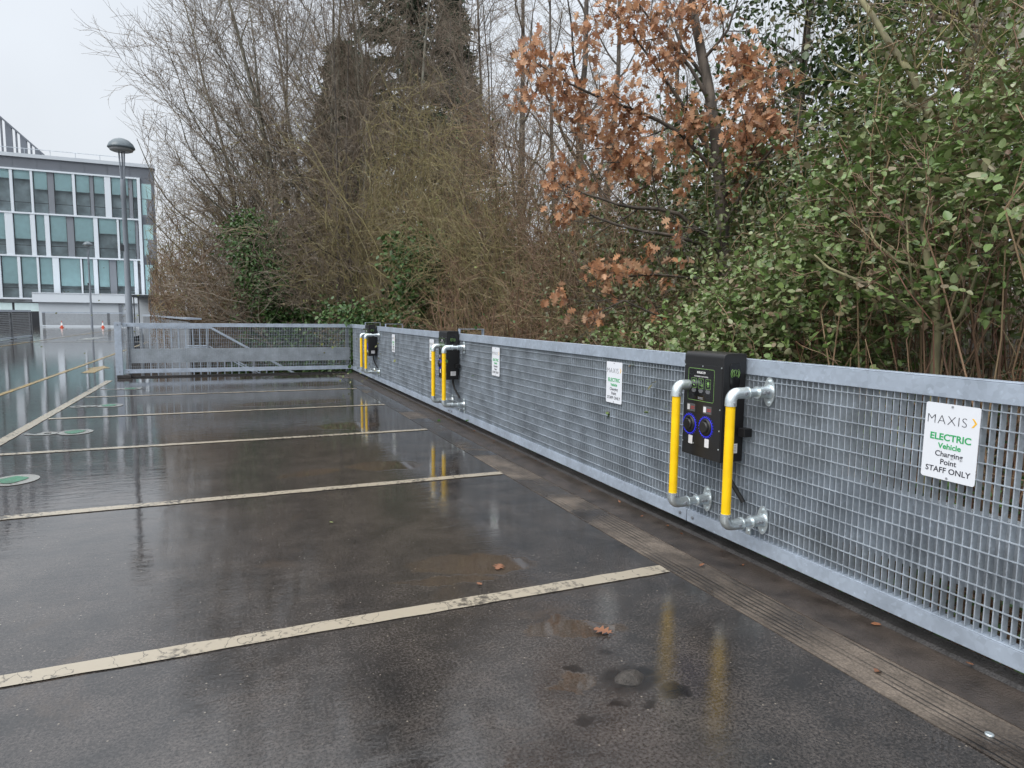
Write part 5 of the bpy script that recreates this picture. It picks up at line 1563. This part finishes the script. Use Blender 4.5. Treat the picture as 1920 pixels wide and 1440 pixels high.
for i, (px, D) in enumerate(CANES):
    b0 = place(px, D); n_ = 24
    root = empty('bramble_canes', b0)
    a = rng.uniform(0, 6.28, n_); P = [np.stack([rng.normal(0, .3, n_), rng.normal(0, .3, n_), np.full(n_, -.1)], 1)]
    dd = unit(np.stack([np.cos(a)*.6-.1, np.sin(a)*.95, np.ones(n_)*rng.uniform(.5, 1.2, n_)], 1)); L_ = rng.uniform(2.2, 4.6, n_)
    for s in range(13):
        dd = unit(dd+np.stack([np.cos(a)*.10, np.sin(a)*.12, np.full(n_, -.10 if s > 3 else 0)], 1)+rng.normal(0, .15, dd.shape)); P.append(P[-1]+dd*(L_/13)[:, None])
    P = np.stack(P, 1); R = rng.uniform(.0035, .008, n_)[:, None]*np.linspace(1, .35, 14)[None]*.8
    L1 = branch(P, R, 4, .25, 1, .6, .55, .6, 6, (0, 0, -.03), .16, rng, .0025, .5)
    wood('stems', M['bramble_stem'], root, [(P, R, 5), (L1[0], L1[1], 4)])
    tag(root, 'bare tan bramble canes arching through the leaves '+('left of the nearest charging point' if px < 1300 else 'above the nearest charging point' if px < 1450 else 'left of the near sign' if px < 1640 else 'around the pale sapling stem' if px < 1800 else 'above the near sign'), 'bramble', 'bare bramble canes')

# ground ivy and low leaves, seen through the mesh
n_ = 17000
ya = np.where(rng.uniform(0, 1, n_) < .55, rng.uniform(-1.5, 9, n_), rng.uniform(-1.5, 26, n_)); xa = 3.0+np.abs(rng.normal(0, 1, n_))*1.2
za = hgt(xa, ya)+rng.uniform(.0, 1.0, n_)**1.5*np.where(ya < 9, 1.5, .5)
pos = np.stack([xa, ya, za], 1)
o = build_leaves('ground_cover', M['ivy_leaf'], None, [leaves_arrays(pos, rng.normal(size=(n_, 3))*[1, 1, .4], rng.normal(size=(n_, 3))*.5+[0, 0, 1], .07, OVATE, rng)])
tag(o, 'low ivy and weeds covering the bank behind the mesh', 'ground cover', kind='stuff')
# far treeline closing the view between the trunks
n_ = 14000
ang = rng.uniform(math.radians(2), math.radians(78), n_)
Dd = rng.uniform(42, 60, n_)
xa, ya = np.sin(ang)*Dd, np.cos(ang)*Dd
hh = 2.5+2.2*np.sin(ang*17)+1.5*np.sin(ang*41)
pos0 = np.stack([xa, ya, np.maximum(hgt(xa, ya), -1)], 1)
d = np.stack([rng.normal(0, .35, n_), rng.normal(0, .35, n_), np.ones(n_)], 1)
tip = pos0+unit(d)*(np.clip(hh+3.5, 2, 9)*rng.uniform(.4, 1, n_))[:, None]
P = np.stack([pos0, (pos0+tip)/2+rng.normal(0, .3, (n_, 3)), tip], 1)
R = np.ones((n_, 1))*np.array([[.03, .02, .008]])
o = wood('treeline', M['twig_grey'], None, [(P, R, 3)])
tag(o, 'far brown wood closing the view behind the trees', 'wood', kind='stuff')

# fallen leaves on the deck
LV = [(1150, 1192, .10, 'curled orange brown leaf lying in the near puddle'), (893, 1096, .06, 'small brown leaf on the wet deck beyond the nearest bay line'),
      (940, 1060, .08, 'red brown leaf in the shallow puddle'), (625, 983, .05, 'pale yellow leaf alone on the wet deck')]
for i, (px, py, sz, lab) in enumerate(LV):
    rng = np.random.RandomState(200+i)
    p_ = at(px, py, Z=0)
    v, f = leaves_arrays(np.array([[0, 0, .012]]), rng.normal(size=(1, 3))*[1, 1, 0], np.array([[0., 0, 1]])+rng.normal(0, .15, (1, 3)), sz*.8, OAK, rng, .06, .08)
    o = mesh_arrays('fallen_leaf', v, f, M['yellow_leaf'] if i == 3 else M['wet_leaf']); o.location = (p_[0], p_[1], 0)
    tag(o, lab, 'leaf', 'fallen leaves on the deck')
for i, (px, py) in enumerate(((1312, 1063), (1394, 1062), (1710, 1126), (1640, 1262), (1800, 1210), (1650, 1112), (1760, 1176))):
    rng = np.random.RandomState(230+i)
    p_ = at(px, py, Z=.008)
    v, f = leaves_arrays(np.array([[0, 0, .006]]), rng.normal(size=(1, 3))*[1, 1, 0], np.array([[0., 0, 1]])+rng.normal(0, .2, (1, 3)), .045, SMALL, rng, .3, .2)
    o = mesh_arrays('fallen_leaf', v, f, M['wet_leaf']); o.location = (p_[0], p_[1], .006)
    tag(o, 'tiny brown leaf scrap on the gutter strip beside the fence', 'leaf', 'leaf scraps along the gutter')
for i in range(26):
    rng = np.random.RandomState(300+i)
    x_, y_ = 2.70+rng.normal(0, .03)-.05*(i % 3), rng.uniform(1.2, 7.5)
    v, f = leaves_arrays(np.array([[0, 0, .004]]), rng.normal(size=(1, 3))*[1, 1, 0], np.array([[0., 0, 1]])+rng.normal(0, .25, (1, 3)), rng.uniform(.02, .04), SMALL, rng, .3, .3)
    o = mesh_arrays('fallen_leaf', v, f, M['wet_leaf']); o.location = (x_, y_, .022 if x_ > 2.70 else .008)
    tag(o, 'tiny dark leaf scrap caught along the black kerb', 'leaf', 'leaf scraps along the kerb')
p_ = at(1855, 1377, Z=.006)
o = MB().tube([(0, 0, 0), (0, 0, .004), (0, 0, .0055)], [.014, .014, .011], 20).build('bottle_cap', M['galv_bright'])
o.location = (p_[0], p_[1], .0045); tag(o, 'small shiny metal cap on the gutter strip at the lower right', 'cap')
